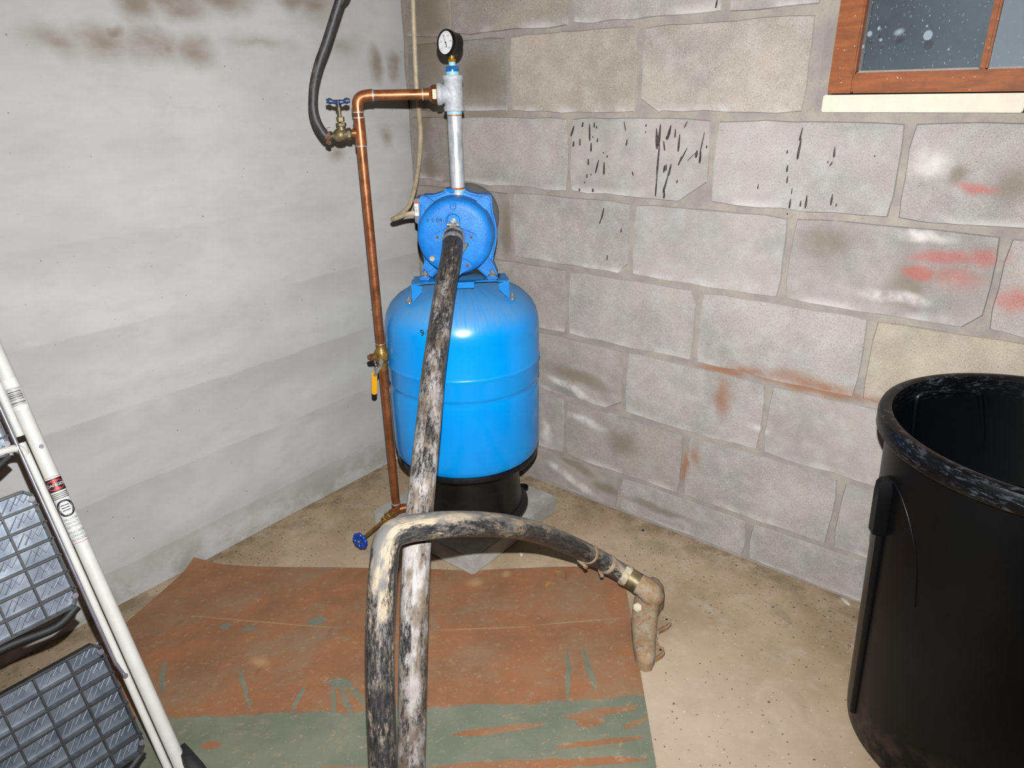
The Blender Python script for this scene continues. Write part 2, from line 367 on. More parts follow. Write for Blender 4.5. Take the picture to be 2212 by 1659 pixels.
def m_copper():
    t = NT('copper'); c0 = t.coord('Object')
    a = t.noise(c0, 26.0, 5, 0.65); f = t.noise(c0, 240.0, 2)
    c = t.mix(t.mr(a, 0.32, 0.7), lin((150, 90, 54)), lin((188, 118, 74)))
    c = t.mix(t.mr(f, 0.6, 0.75, 0, 0.35), c, lin((230, 160, 110)))
    return t.done(c, t.mr(a, 0.3, 0.7, 0.30, 0.45), 0.62, 0.5)

def m_galv():
    t = NT('galvanized_steel'); c0 = t.coord('Object')
    a = t.noise(t.scale(c0, (1, 1, 0.25)), 60.0, 5, 0.65)
    c = t.mix(t.mr(a, 0.35, 0.65), lin((168, 172, 178)), lin((216, 218, 222)))
    c = t.mix(t.mr(t.noise(t.scale(c0, (1, 1, 0.3)), 120.0, 3), 0.6, 0.74, 0, 0.7), c, lin((120, 126, 132)))
    return t.done(c, 0.46, 0.35, 0.5, t.bump(a, 0.1, 0.001))

def m_rusty():
    t = NT('rusty_cast_iron'); c0 = t.coord('Object')
    a = t.noise(c0, 26.0, 5, 0.65, 0.4); b = t.noise(c0, 90.0, 4, 0.6)
    c = t.mix(t.mr(a, 0.36, 0.6), lin((176, 162, 138)), lin((160, 134, 104)))
    c = t.mix(t.mr(b, 0.50, 0.66, 0, 0.62), c, lin((164, 106, 66)))
    c = t.mix(t.mr(t.noise(c0, 18.0, 3), 0.62, 0.72, 0, 0.7), c, lin((98, 92, 88)))
    return t.done(c, 0.85, 0, 0.3, t.bump(b, 0.5, 0.002))

def m_barrel():
    t = NT('black_polyethylene'); c0 = t.coord('Object'); X = t.sep(c0)
    a = t.noise(c0, 9.0, 4); f = t.noise(c0, 420.0, 2)
    c = t.mix(t.mr(a, 0.3, 0.7), lin((6, 7, 9)), lin((10, 11, 13)))
    # scuffs on the rim, dust low down
    sc = t.mr(t.noise(t.scale(c0, (30, 30, 120)), 2.0, 4, 0.7), 0.50, 0.66)
    sc = t.math('MULTIPLY', sc, t.math('MULTIPLY', t.mr(X[2], 0.635, 0.66), t.mr(a, 0.38, 0.6)))
    c = t.mix(t.math('MULTIPLY', sc, 0.20), c, lin((150, 156, 168)))
    du = t.math('MULTIPLY', t.mr(X[2], 0.16, 0.0), t.mr(t.noise(c0, 30.0, 4), 0.45, 0.7))
    c = t.mix(t.math('MULTIPLY', du, 0.35), c, lin((120, 104, 84)))
    return t.done(c, 0.36, 0, 0.2, t.bump(f, 0.06, 0.0006))

def m_tread():
    t = NT('dark_tread_plastic'); c0 = t.coord('Object')
    a = t.noise(c0, 34.0, 4)
    c = t.mix(t.mr(a, 0.3, 0.7), lin((112, 122, 136)), lin((150, 158, 170)))
    return t.done(c, 0.37, 0.70, 0.5, t.bump(t.noise(c0, 60.0, 3), 0.10, 0.002))

def m_glass():
    t = NT('dusty_glass_painted_reflection'); P = t.pos(); X = t.sep(P)
    v = t.comb(X[0], X[2])
    tr = t.n('ShaderNodeBsdfTransparent'); tr.inputs[0].default_value = (0.80, 0.84, 0.86, 1)
    gl = t.n('ShaderNodeBsdfGlossy'); gl.inputs['Roughness'].default_value = 0.08
    df = t.n('ShaderNodeBsdfDiffuse'); df.inputs[0].default_value = lin((176, 190, 200))
    fr = t.n('ShaderNodeFresnel'); fr.inputs[0].default_value = 1.45
    m1 = t.n('ShaderNodeMixShader'); t.put(m1.inputs[0], fr.outputs[0]); t.put(m1.inputs[1], tr.outputs[0]); t.put(m1.inputs[2], gl.outputs[0])
    film = t.mr(t.noise(P, 4.0, 4), 0.3, 0.7, 0.03, 0.12)
    pane2_reflection = t.mr(X[0], 1.50, 1.505, 0.0, 0.30)  # bluish reflection painted in as a pale veil over the right pane
    side = t.mr(X[0], 1.36, 1.50, 0.0, 0.10)  # painted reflection, growing paler across the left pane towards the muntin
    sp = t.many(v, [(*wr2(2000, 75), .0085, .0095, 0, .8), (*wr2(1873, 72), .006, .007, 0, .4), (*wr2(1893, 60), .0035, .005, 0, .4),
                    (*wr2(1897, 85), .004, .004, 0, .3), (*wr2(1937, 68), .014, .009, .3, 0), (*wr2(1998, 55), .003, .003, 0, .3), (*wr2(1858, 100), .004, .005, 0, .2), (*wr2(2045, 106), .003, .003, 0, .2)])
    fl_ = t.mr(t.noise(t.scale(P, (1.6, 1, 0.7)), 190.0, 2, 0.4), 0.70, 0.74)
    k = t.math('ADD', t.math('ADD', film, pane2_reflection), side)
    k = t.math('MAXIMUM', k, t.math('MULTIPLY', sp, 0.85)); k = t.math('MAXIMUM', k, t.math('MULTIPLY', fl_, 0.8), True)
    m2 = t.n('ShaderNodeMixShader'); t.put(m2.inputs[0], k); t.put(m2.inputs[1], m1.outputs[0]); t.put(m2.inputs[2], df.outputs[0])
    t.t.links.new(m2.outputs[0], t.out.inputs['Surface'])
    return t.m

def m_wood():
    t = NT('brown_painted_wood'); P = t.pos()
    a = t.noise(t.scale(P, (6, 6, 30)), 2.0, 5, 0.6, 0.5); b = t.noise(P, 30.0, 4)
    c = t.mix(t.mr(a, 0.35, 0.65), lin((142, 80, 42)), lin((168, 96, 52)))
    c = t.mix(t.mr(b, 0.5, 0.7, 0, 0.4), c, lin((116, 66, 36)))
    c = t.mix(t.mr(t.noise(P, 160.0, 2), 0.70, 0.75), c, lin((220, 196, 164)))
    return t.done(c, 0.6, 0, 0.2, t.bump(a, 0.15, 0.001))

M = dict(block=m_block(), mortar=m_mortar(), parge=m_parge(), floor=m_floor(), mat=m_mat(), tank=m_tank(), pump=m_pump(),
    hose1=m_hose('scuffed_poly_pipe', ((178, 173, 171), (122, 108, 93)), 0.13, 0.0, True),
    hose2=m_hose('muddy_poly_pipe', ((178, 162, 138), (112, 110, 108)), 0.095, 0.17),
    ghose=m_hose('black_rubber_hose', ((104, 101, 97), (84, 80, 76)), 0.05, 0.0, False, 0.52),
    copper=m_copper(), galv=m_galv(), rusty=m_rusty(), barrel=m_barrel(), tread=m_tread(), glass=m_glass(), wood=m_wood(),
    cast=plain('dull_cast_zinc', (192, 194, 200), 0.62, 0.15, var=.10, scale=120, bump=.25, bscale=500),
    slab=plain('slab_concrete', (188, 186, 178), 0.9, var=0.16, scale=14, spec=.2, bump=.3, bscale=200),
    bracket=plain('light_blue_sheet_metal', (20, 138, 222), 0.28, var=.06, spec=.5),
    rib=plain('dark_slate_plastic', (58, 60, 62), 0.42, var=.15),
    black=plain('black_plastic', (20, 20, 22), 0.35, var=.2),
    rubber=plain('black_rubber', (26, 26, 27), 0.6, var=.2),
    solder=plain('solder', (206, 204, 198), 0.35, 0.5, var=.15, scale=90),
    brass=plain('brass', (150, 118, 58), 0.40, 0.5, var=.25, scale=60),
    oldbrass=plain('tarnished_brass', (126, 112, 78), 0.48, 0.4, var=.35, scale=50),
    goldbrass=plain('bright_brass', (196, 142, 40), 0.3, 0.6, var=.2, scale=80),
    steel=plain('zinc_steel', (190, 188, 184), 0.30, 0.6, var=.2, scale=90),
    tape=plain('thread_tape', (150, 208, 236), 0.5, var=.08, scale=200),
    bluebush=plain('blue_plastic', (28, 104, 170), 0.3, var=.1),
    rust=plain('orange_rust', (198, 98, 28), 0.9, var=.35, scale=160),
    rusthole=plain('rusty_hole', (122, 84, 58), 0.9, var=.3, scale=200),
    motor=plain('grey_motor_paint', (132, 138, 142), 0.45, var=.1),
    grey=plain('grey_box', (116, 118, 124), 0.5, var=.1),
    white=plain('white_label', (232, 232, 230), 0.5, var=.04),
    red=plain('red_print', (212, 60, 54), 0.5, var=.05),
    ink=plain('black_ink', (18, 22, 40), 0.6, var=.1),
    print=plain('label_print', (52, 52, 56), 0.6, var=.1),
    yellow=plain('yellow_vinyl', (238, 172, 8), 0.4, var=.05),
    wheel=plain('blue_wheel_paint', (22, 70, 168), 0.3, var=.15, scale=120),
    thandle=plain('dark_blue_paint', (40, 58, 96), 0.4, var=.35, scale=120),
    cable=plain('cream_cable', (206, 188, 156), 0.5, var=.12, scale=40),
    gauge=plain('gauge_black', (12, 12, 14), 0.28, var=.1),
    dial=plain('dial_white', (238, 238, 240), 0.4, var=.02),
    lwhite=plain('white_enamel_tube', (222, 222, 218), 0.28, var=.03, spec=.5),
    silver=plain('bright_aluminium', (190, 190, 200), 0.25, 0.7, var=.1),
    sill=plain('cream_sill_paint', (236, 226, 206), 0.6, var=.03, bump=.2, bscale=90),
    well=plain('window_well_steel', (120, 128, 136), 0.7, var=.12, scale=8),
    paintdrip=plain('black_paint', (72, 64, 64), 0.7, var=.35, scale=60),
    muddy=plain('mud_caked_metal', (198, 186, 158), 0.7, var=.2, scale=60),
    chev=plain('pressed_slate_plastic', (120, 128, 140), 0.5, 0.3, var=.1),
    ivory=plain('ivory_chip', (226, 220, 206), 0.7, var=.08))

# ------------------------------------------------------------------ mesh helpers (all in world space)
def BM(): return bmesh.new()
def catmull(pts, n=8):
    pts = [Vector(p) for p in pts]
    if len(pts) < 3: return pts
    out = []
    P = [pts[0]*2-pts[1]] + pts + [pts[-1]*2-pts[-2]]
    for i in range(1, len(P)-2):
        a, b, c, d = P[i-1], P[i], P[i+1], P[i+2]
        for k in range(n):
            t = k/n
            out.append(0.5*((2*b)+(c-a)*t+(2*a-5*b+4*c-d)*t*t+(3*b-a-3*c+d)*t*t*t))
    out.append(pts[-1]); return out
def tube(bm, pts, r, seg=14, n=0, flat=None, cap=True):
    """swept tube; r number or list; flat=(side direction, factor) squashes the section"""
    pts = catmull(pts, n) if n else [Vector(p) for p in pts]
    N = len(pts); uvl = bm.loops.layers.uv.verify()
    rr = r if isinstance(r, (list, tuple)) else [r]*N
    if len(rr) != N: rr = [rr[min(len(rr)-1, int(i*len(rr)/N))] for i in range(N)]
    up = None; rings = []; L = 0; Ls = []
    for i, p in enumerate(pts):
        tg = (pts[min(i+1, N-1)]-pts[max(i-1, 0)]).normalized()
        if up is None:
            up = Vector((0, 0, 1)) if abs(tg.z) < 0.9 else Vector((1, 0, 0))
        up = (up - tg*up.dot(tg)).normalized(); sd = tg.cross(up)
        if i: L += (p-pts[i-1]).length
        Ls.append(L); ring = []
        for k in range(seg):
            a = 2*math.pi*k/seg; o = up*math.cos(a)*rr[i]+sd*math.sin(a)*rr[i]
            if flat: o = o - flat[0]*(o.dot(flat[0]))*(1-flat[1])
            ring.append(bm.verts.new(p+o))
        rings.append(ring)
    cir = 2*math.pi*max(rr)
    for i in range(N-1):
        for k in range(seg):
            f = bm.faces.new((rings[i][k], rings[i+1][k], rings[i+1][(k+1) % seg], rings[i][(k+1) % seg])); f.smooth = True
            for lp, (u, v) in zip(f.loops, ((Ls[i], k), (Ls[i+1], k), (Ls[i+1], k+1), (Ls[i], k+1))):
                lp[uvl].uv = (u, v/seg*cir)
    if cap:
        bm.faces.new(rings[0]); bm.faces.new(rings[-1][::-1])
    return bm
def frame_of(p, axis, hint=None):
    z = Vector(axis).normalized(); h = Vector(hint) if hint else (Vector((0, 0, 1)) if abs(z.z) < 0.9 else Vector((1, 0, 0)))
    x = (h - z*h.dot(z)).normalized(); y = z.cross(x)
    return Matrix(((x.x, y.x, z.x, p[0]), (x.y, y.y, z.y, p[1]), (x.z, y.z, z.z, p[2]), (0, 0, 0, 1)))
def lathe(bm, prof, mx=None, seg=32, closed=False):
    mx = mx or Matrix.Identity(4); rings = []
    for r, z in prof:
        if r < 1e-6: rings.append([bm.verts.new(mx @ Vector((0, 0, z)))])
        else: rings.append([bm.verts.new(mx @ Vector((r*math.cos(2*math.pi*k/seg), r*math.sin(2*math.pi*k/seg), z))) for k in range(seg)])
    pairs = list(zip(rings, rings[1:])) + ([(rings[-1], rings[0])] if closed else [])
    for a, b in pairs:
        for k in range(seg):
            k2 = (k+1) % seg
            if len(a) == 1 and len(b) == 1: continue
            if len(a) == 1: f = bm.faces.new((a[0], b[k2], b[k]))
            elif len(b) == 1: f = bm.faces.new((a[k], a[k2], b[0]))
            else: f = bm.faces.new((a[k], a[k2], b[k2], b[k]))
            f.smooth = True
    return bm
def cyl(bm, p, q, r, seg=20, r2=None, cham=0.0):
    p, q = Vector(p), Vector(q); L = (q-p).length; r2 = r if r2 is None else r2
    pr = [(0, 0), (r-cham, 0), (r, cham), (r2, L-cham), (r2-cham, L), (0, L)] if cham else [(0, 0), (r, 0), (r2, L), (0, L)]
    return lathe(bm, pr, frame_of(p, q-p), seg)
def hexn(bm, p, q, r, hint=None):
    p, q = Vector(p), Vector(q); L = (q-p).length; c = r*0.12
    return lathe(bm, [(0, 0), (r-c, 0), (r, c), (r, L-c), (r-c, L), (0, L)], frame_of(p, q-p, hint), 6)
def box(bm, lo, hi, mx=None, bev=0.0, seg=2):
    b = bmesh.new(); mx = mx or Matrix.Identity(4)
    bmesh.ops.create_cube(b, size=1.0)
    for v in b.verts: v.co = Vector([lo[i]+(v.co[i]+0.5)*(hi[i]-lo[i]) for i in range(3)])
    if bev: bmesh.ops.bevel(b, geom=list(b.edges), offset=bev, segments=seg, affect='EDGES', clamp_overlap=True)
    b.transform(mx); join(bm, b); return bm
def prism(bm, outline, z0, z1, mx=None, bev=0.0, seg=2, smooth_side=False):
    b = bmesh.new(); mx = mx or Matrix.Identity(4)
    lo = [b.verts.new((x, y, z0)) for x, y in outline]; hi = [b.verts.new((x, y, z1)) for x, y in outline]
    n = len(outline); b.faces.new(lo[::-1]); top = b.faces.new(hi)
    for i in range(n): b.faces.new((lo[i], lo[(i+1) % n], hi[(i+1) % n], hi[i])).smooth = smooth_side
    bmesh.ops.recalc_face_normals(b, faces=list(b.faces))
    if bev: bmesh.ops.bevel(b, geom=list(top.edges), offset=bev, segments=seg, affect='EDGES', clamp_overlap=True)
    b.transform(mx); join(bm, b); return bm
def join(dst, src):
    me = bpy.data.meshes.new('tmp'); src.to_mesh(me); src.free(); dst.from_mesh(me); bpy.data.meshes.remove(me)
def arc2(cx, cy, r, a0, a1, n):
    return [(cx+r*math.cos(math.radians(a0+(a1-a0)*i/n)), cy+r*math.sin(math.radians(a0+(a1-a0)*i/n))) for i in range(n+1)]

def finish(bm, name, sharp=38):
    bmesh.ops.recalc_face_normals(bm, faces=list(bm.faces))
    me = bpy.data.meshes.new(name); bm.to_mesh(me); bm.free()
    for p in me.polygons: p.use_smooth = True
    me.set_sharp_from_angle(angle=math.radians(sharp))
    return me
def part(name, bm, mat, parent, label=None, sharp=38, kind=None):
    me = finish(bm, name, sharp); me.materials.append(M[mat] if isinstance(mat, str) else mat)
    o = bpy.data.objects.new(name, me); COL.objects.link(o)
    w = parent['_w']; inv = Matrix([w[i*4:i*4+4] for i in range(4)])
    me.transform(inv); o.parent = parent; o['_w'] = list(w)
    if label: o['label'] = label
    if kind: o['kind'] = kind
    return o
def thing(name, label, cat, loc, group=None, kind=None):
    o = bpy.data.objects.new(name, None); COL.objects.link(o); o.location = loc; o.empty_display_size = 0.05
    inv = Matrix.Translation(-Vector(loc)); o['_w'] = [inv[i][j] for i in range(4) for j in range(4)]
    if label: o['label'] = label
    if cat: o['category'] = cat
    if group: o['group'] = group
    if kind: o['kind'] = kind
    return o
def solo(name, bm, mat, label, cat, loc=None, group=None, kind=None, sharp=38):
    me = finish(bm, name, sharp); me.materials.append(M[mat])
    if loc is None:
        xs = [v.co for v in me.vertices]
        loc = Vector(((min(v.x for v in xs)+max(v.x for v in xs))/2, (min(v.y for v in xs)+max(v.y for v in xs))/2, min(v.z for v in xs)))
    inv = Matrix.Translation(-Vector(loc)); me.transform(inv)
    o = bpy.data.objects.new(name, me); COL.objects.link(o); o.location = loc
    o['_w'] = [inv[i][j] for i in range(4) for j in range(4)]
    if label: o['label'] = label
    if cat: o['category'] = cat
    if group: o['group'] = group
    if kind: o['kind'] = kind
    return o
def text_bm(s, size, fn, spacing=1.0, sub=0):
    """flat lettering; fn maps (x, y) of the centred line to a place"""
    cu = bpy.data.curves.new('lettering', 'FONT'); cu.body = s; cu.size = size; cu.align_x = 'CENTER'; cu.align_y = 'CENTER'
    cu.space_character = spacing; cu.resolution_u = 3
    o = bpy.data.objects.new('lettering', cu); COL.objects.link(o)
    dg = bpy.context.evaluated_depsgraph_get(); me = bpy.data.meshes.new_from_object(o.evaluated_get(dg))
    bpy.data.objects.remove(o); bpy.data.curves.remove(cu)
    bm = bmesh.new(); bm.from_mesh(me); bpy.data.meshes.remove(me)
    bmesh.ops.triangulate(bm, faces=list(bm.faces))
    for v in bm.verts: v.co = fn(v.co.x, v.co.y)
    return bm

rng = random.Random(7)
# ------------------------------------------------------------------ the setting
bm = BM()
nx, ny = 40, 44
X0, X1, Y0, Y1 = -0.2, 3.2, -3.6, 0.25
gv = [[bm.verts.new((X0+(X1-X0)*i/nx, Y0+(Y1-Y0)*j/ny, 0.0)) for j in range(ny+1)] for i in range(nx+1)]
for row in gv:
    for v in row:
        v.co.z = -0.0015 + 0.0015*mnoise.noise(v.co*4.0)
for i in range(nx):
    for j in range(ny): bm.faces.new((gv[i][j], gv[i+1][j], gv[i+1][j+1], gv[i][j+1]))
solo('floor', bm, 'floor', None, None, (1.0, -1.0, 0), kind='structure')

# left wall: one parged skin with the courses showing through as faint swellings
bm = BM(); n1, n2 = 90, 88
ZT = 2.2
def bulge(y, z):
    fr = ((z+0.0779+0.02)/0.2032) % 1.0
    e = -0.0007*math.exp(-((fr-0.97)/0.06)**2) + 0.0006*math.sin(2*math.pi*fr)
    e += 0.0025*mnoise.noise(Vector((y*2.2, z*2.6, 3.1))) + 0.0005*mnoise.noise(Vector((y*9, z*9, 1.7)))
    if y > -0.03: e -= 0.006*(y+0.03)/0.03*(0.6+mnoise.noise(Vector((z*9, 0, 0))))
    return e
g = [[bm.verts.new((bulge(-3.5+3.5*i/n1, ZT*j/n2), -3.5+3.5*i/n1, -0.01+(ZT+.01)*j/n2)) for j in range(n2+1)] for i in range(n1+1)]
for i in range(n1):
    for j in range(n2): bm.faces.new((g[i][j], g[i+1][j], g[i+1][j+1], g[i][j+1]))
bk = [bm.verts.new((-0.15, y, z)) for y, z in ((-3.5, -.01), (0, -.01), (0, ZT), (-3.5, ZT))]
bm.faces.new(bk)
bm.faces.new([g[i][n2] for i in range(n1+1)]+[bk[2], bk[3]]); bm.faces.new([g[i][0] for i in range(n1, -1, -1)]+[bk[0], bk[1]])
bm.faces.new([g[0][j] for j in range(n2, -1, -1)]+[bk[0], bk[3]]); bm.faces.new([g[n1][j] for j in range(n2+1)]+[bk[2], bk[1]])
solo('wall_left', bm, 'parge', None, None, (-0.05, -1.7, 0), kind='structure', sharp=60)

# right wall: mortar bed with an opening for the window, blocks standing proud of it
WX0, WX1, WZ0, WZ1 = 1.222, 1.80, 1.150, 1.66
MY = 0.005
bm = BM()
for lo, hi in (((-0.15, MY, -0.01), (3.1, 0.2, WZ0)), ((-0.15, MY, WZ1), (3.1, 0.2, ZT)), ((-0.15, MY, WZ0), (WX0, 0.2, WZ1)), ((WX1, MY, WZ0), (3.1, 0.2, WZ1))):
    box(bm, lo, hi)
bmesh.ops.remove_doubles(bm, verts=list(bm.verts), dist=1e-5)
wall_right = solo('wall_right', bm, 'mortar', None, None, (1.4, 0.1, 0), kind='structure')

UO, UW, CH = 0.19658, 0.20134, 0.2032
chips = {(5, -1): [(2, .055, .05)], (6, 1): [(2, .015, .06)], (6, 3): [(0, .05, .03)], (4, 1): [(1, .03, .03)], (5, 2): [(1, .07, .05)], (3, 2): [(2, .02, .04)], (2, 1): [(1, .05, .03)], (4, 5): [(1, .03, .03)]}
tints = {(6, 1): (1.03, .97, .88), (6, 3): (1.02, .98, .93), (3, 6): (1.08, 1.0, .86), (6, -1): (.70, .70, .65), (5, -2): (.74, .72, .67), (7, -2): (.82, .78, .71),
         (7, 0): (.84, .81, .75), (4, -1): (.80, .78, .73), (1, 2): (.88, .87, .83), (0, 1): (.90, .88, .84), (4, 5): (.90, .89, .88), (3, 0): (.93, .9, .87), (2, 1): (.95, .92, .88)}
def jit():
    j = rng.uniform(-.04, .03); w = rng.uniform(-.008, .012)
    return (1+j+w, 1+j, 1+j-w)
def block(k, u0, xa, xb, za, zb):
    g = 0.0052
    xa += g; xb -= g; za += g*rng.uniform(.8, 1.2); zb -= g*rng.uniform(.9, 1.5)
    if xb-xa < 0.03 or zb-za < 0.03: return
    cut = {c: (a, b) for c, a, b in chips.get((k, u0), [])}
    pts = []
    nx_ = max(2, int((xb-xa)/0.05)); nz_ = 4
    cs = [(xa, za), (xb, za), (xb, zb), (xa, zb)]
    for c in range(4):
        p, q = cs[c], cs[(c+1) % 4]; n = nx_ if c % 2 == 0 else nz_
        for i in range(n):
            t = i/n
            if c in cut and i == 0:
                dx, dz = cut[c]; sx = 1 if c in (0, 3) else -1; sz = 1 if c < 2 else -1
                if c % 2 == 0: pts += [(p[0], p[1]+sz*dz), (p[0]+sx*dx, p[1])]
                else: pts += [(p[0]+sx*dx, p[1]), (p[0], p[1]+sz*dz)]
                continue
            x, z = p[0]+(q[0]-p[0])*t, p[1]+(q[1]-p[1])*t
            j = 0.0018 if i else 0.0008
            jz = 0.0045 if c == 0 else j
            x += rng.uniform(-j, j); z += rng.uniform(-j, jz) if c % 2 == 0 else 0
            if i == 0:
                x += (0.004 if c in (0, 3) else -0.004); z += (0.003 if c < 2 else -0.003)
            pts.append((x, max(z, -0.004)))
    for c, (dx, dz) in cut.items():
        kx, kz = cs[c]
        keep = []
        for x, z in pts:
            u, v = abs(x-kx)/dx, abs(z-kz)/dz
            if u+v < 0.97: continue
            keep.append((x, z))
        pts = keep
    cx, cz = (xa+xb)/2, (za+zb)/2; b = BM()
    y0 = rng.uniform(-0.0012, 0.0012)
    fr = [b.verts.new((x+(0.003 if x < cx else -0.003), y0, z+(0.003 if z < cz else -0.003))) for x, z in pts]
    bk_ = [b.verts.new((x, MY+0.003, z)) for x, z in pts]
    n = len(pts); b.faces.new(fr)
    for i in range(n): b.faces.new((fr[i], bk_[i], bk_[(i+1) % n], fr[(i+1) % n]))
    o = part('block', b, 'block', wall_right, sharp=20)
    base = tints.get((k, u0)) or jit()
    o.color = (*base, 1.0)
for k in range(0, 10):
    za, zb = max(0.0, CH*k-0.0779), CH*(k+1)-0.0779
    par = -1 if k % 2 == 0 else -2
    for u in range(par, 15, 2):
        xa, xb = UO+UW*u, UO+UW*(u+2)
        xa = max(xa, -0.0)
        if xa > 2.9: continue
        if zb > WZ0+.02 and za < WZ1-.02 and xb > WX0-.02 and xa < WX1+.02:      # beside the window
            if za < WZ0-.03: block(k, u, xa, xb, za, WZ0); continue
            if zb > WZ1+.03: block(k, u, xa, xb, WZ1, zb); continue
            if xa < WX0-.05: block(k, u, xa, min(xb, WX0-.012), za, zb)
            if xb > WX1+.05: block(k, u, max(xa, WX1+.01), xb, za, zb)
            continue
        block(k, u, xa, xb, za, zb)

# black paint drips on two blocks
bm = BM()
def drip(x, y, ln, wd, lean=0.0):
    p = on_right(x, y, -0.0028); a = []; n = 12
    for i in range(n):
        t = 2*math.pi*i/n; cz = math.cos(t)*ln/2; w = wd/2*math.sin(t)*(0.75 - 0.35*math.cos(t))*(1+rng.uniform(-.15, .15))
        a.append(Vector((p.x+w+lean*cz, 0, p.z+cz)))
    f = [bm.verts.new((q.x, -0.0030, q.z)) for q in a]; r_ = [bm.verts.new((q.x, 0.0015, q.z)) for q in a]
    bm.faces.new(f)
    for i in range(n): bm.faces.new((f[i], r_[i], r_[(i+1) % n], f[(i+1) % n]))
for x, y, l, w, s in ((1236, 283, .026, .007, .35), (1258, 269, .013, .005, .2), (1238, 311, .014, .006, .1), (1252, 307, .018, .004, 0), (1273, 286, .042, .005, -.04), (1276, 318, .022, .005, 0),
    (1283, 270, .012, .004, 0), (1270, 350, .016, .005, 0), (1289, 360, .034, .005, .25), (1304, 364, .032, .006, 0), (1288, 275, .006, .003, 0), (1311, 338, .006, .003, 0), (1290, 303, .01, .003, .2),
    (1353, 308, .016, .004, .15), (1366, 375, .010, .003, -.2), (1395, 271, .006, .003, 0), (1349, 272, .022, .0015, -.25), (1418, 300, .048, .009, -.10), (1424, 292, .05, .008, .04), (1421, 345, .075, .006, .03),
    (1417, 400, .055, .004, .02), (1445, 286, .034, .008, .22), (1458, 288, .02, .004, 0), (1466, 309, .040, .006, .02), (1434, 365, .018, .005, .05), (1438, 362, .016, .005, 0), (1446, 368, .03, .007, .2),
    (1437, 398, .042, .006, .25), (1434, 420, .02, .006, 0), (1434, 315, .022, .004, -.2), (1476, 335, .034, .004, .5), (1468, 348, .022, .004, .3), (1504, 333, .018, .008, .1), (1512, 340, .028, .006, .05),
    (1516, 310, .05, .0025, .15), (1494, 338, .022, .002, 1.0), (1481, 269, .014, .003, .5), (1526, 317, .007, .003, 0), (1280, 411, .010, .006, 0), (1251, 410, .008, .005, 0), (1267, 380, .010, .003, 0),
    (1262, 394, .005, .002, 0), (1462, 392, .008, .003, .1), (1280, 296, .004, .002, 0), (1303, 330, .004, .002, 0), (1276, 377, .005, .002, 0), (1394, 285, .004, .002, 0), (1439, 298, .008, .003, 0),
    (1730, 290, .028, .0045, .12), (1726, 322, .045, .007, .06), (1700, 364, .016, .0045, 0), (1700, 388, .016, .004, 0), (1700, 328, .008, .004, 0), (1802, 329, .022, .006, -.05), (1795, 354, .010, .005, .4), (1788, 350, .005, .003, 0),
    (1706, 440, .022, .005, 0), (1741, 436, .030, .006, 0), (1729, 440, .014, .004, 0), (1796, 432, .024, .006, 0), (1806, 443, .006, .004, 0), (1710, 413, .014, .002, 0), (1889, 337, .0035, .0035, 0), (1637, 403, .012, .003, 0),
    (1301, 462, .030, .004, .22), (1296, 478, .014, .003, .3), (1341, 498, .012, .0018, .1), (1311, 557, .014, .0022, .05), (1700, 462, .004, .002, 0), (1547, 8, .016, .004, .15)):
    drip(x, y, l, w*.85, s)
part('paint_drips', bm, 'paintdrip', wall_right, 'black paint drips run down the blocks', kind='stuff')

# window ------------------------------------------------------------
win = thing('window_1', None, None, (1.52, 0.05, WZ0), kind='structure')
FY0, FY1 = -0.004, 0.045
bm = BM(); box(bm, (1.240, FY0, 1.186), (1.288, FY1, 1.645), bev=.003); part('stile', bm, 'wood', win)
bm = BM(); box(bm, (1.742, FY0, 1.186), (1.788, FY1, 1.645), bev=.003); part('stile', bm, 'wood', win)
bm = BM(); box(bm, (1.286, FY0+.001, 1.186), (1.744, FY1, 1.224), bev=.003); part('bottom_rail', bm, 'wood', win)
bm = BM(); box(bm, (1.286, FY0+.001, 1.607), (1.744, FY1, 1.645), bev=.003); part('top_rail', bm, 'wood', win)
bm = BM(); box(bm, (1.4985, 0.004, 1.222), (1.5115, 0.03, 1.610), bev=.004); part('muntin', bm, 'wood', win)
for xa, xb in ((1.287, 1.4995), (1.5105, 1.743)):
    bm = BM(); box(bm, (xa, 0.020, 1.223), (xb, 0.023, 1.608)); part('pane', bm, 'glass', win)
for xa, xb in ((1.289, 1.498), (1.512, 1.741)):
    bm = BM(); box(bm, (xa, 0.012, 1.222), (xb, 0.020, 1.2275), bev=.002); part('putty', bm, 'mortar', win)
bm = BM(); box(bm, (1.236, -0.012, 1.1505), (1.582, 0.05, 1.1835), bev=.002); part('sill_strip', bm, 'sill', win, 'cream painted sill strip')
bm = BM(); prism(bm, [(WX0-.004, MY), (1.241, 0.0), (1.241, .05), (WX0-.004, .05)], WZ0, WZ1); part('jamb_mortar', bm, 'mortar', win)
bm = BM()
wp = [(1.15, .20), (1.16, .34), (1.26, .46), (1.42, .52), (1.60, .52), (1.76, .46), (1.86, .34), (1.87, .20)]
ins = [bm.verts.new((x, y, 0.95)) for x, y in wp]; tp = [bm.verts.new((x, y, 1.75)) for x, y in wp]
oo = [bm.verts.new((1.51+(x-1.51)*1.02, .2+(y-.2)*1.02, 0.95)) for x, y in wp]; ot = [bm.verts.new((1.51+(x-1.51)*1.02, .2+(y-.2)*1.02, 1.75)) for x, y in wp]
for i in range(len(wp)-1):
    bm.faces.new((ins[i], ins[i+1], tp[i+1], tp[i])); bm.faces.new((oo[i], ot[i], ot[i+1], oo[i+1])); bm.faces.new((tp[i], tp[i+1], ot[i+1], ot[i]))
bm.faces.new(ins)
solo('window_well', bm, 'well', 'grey curved steel window well outside the basement window', 'window well', sharp=60)

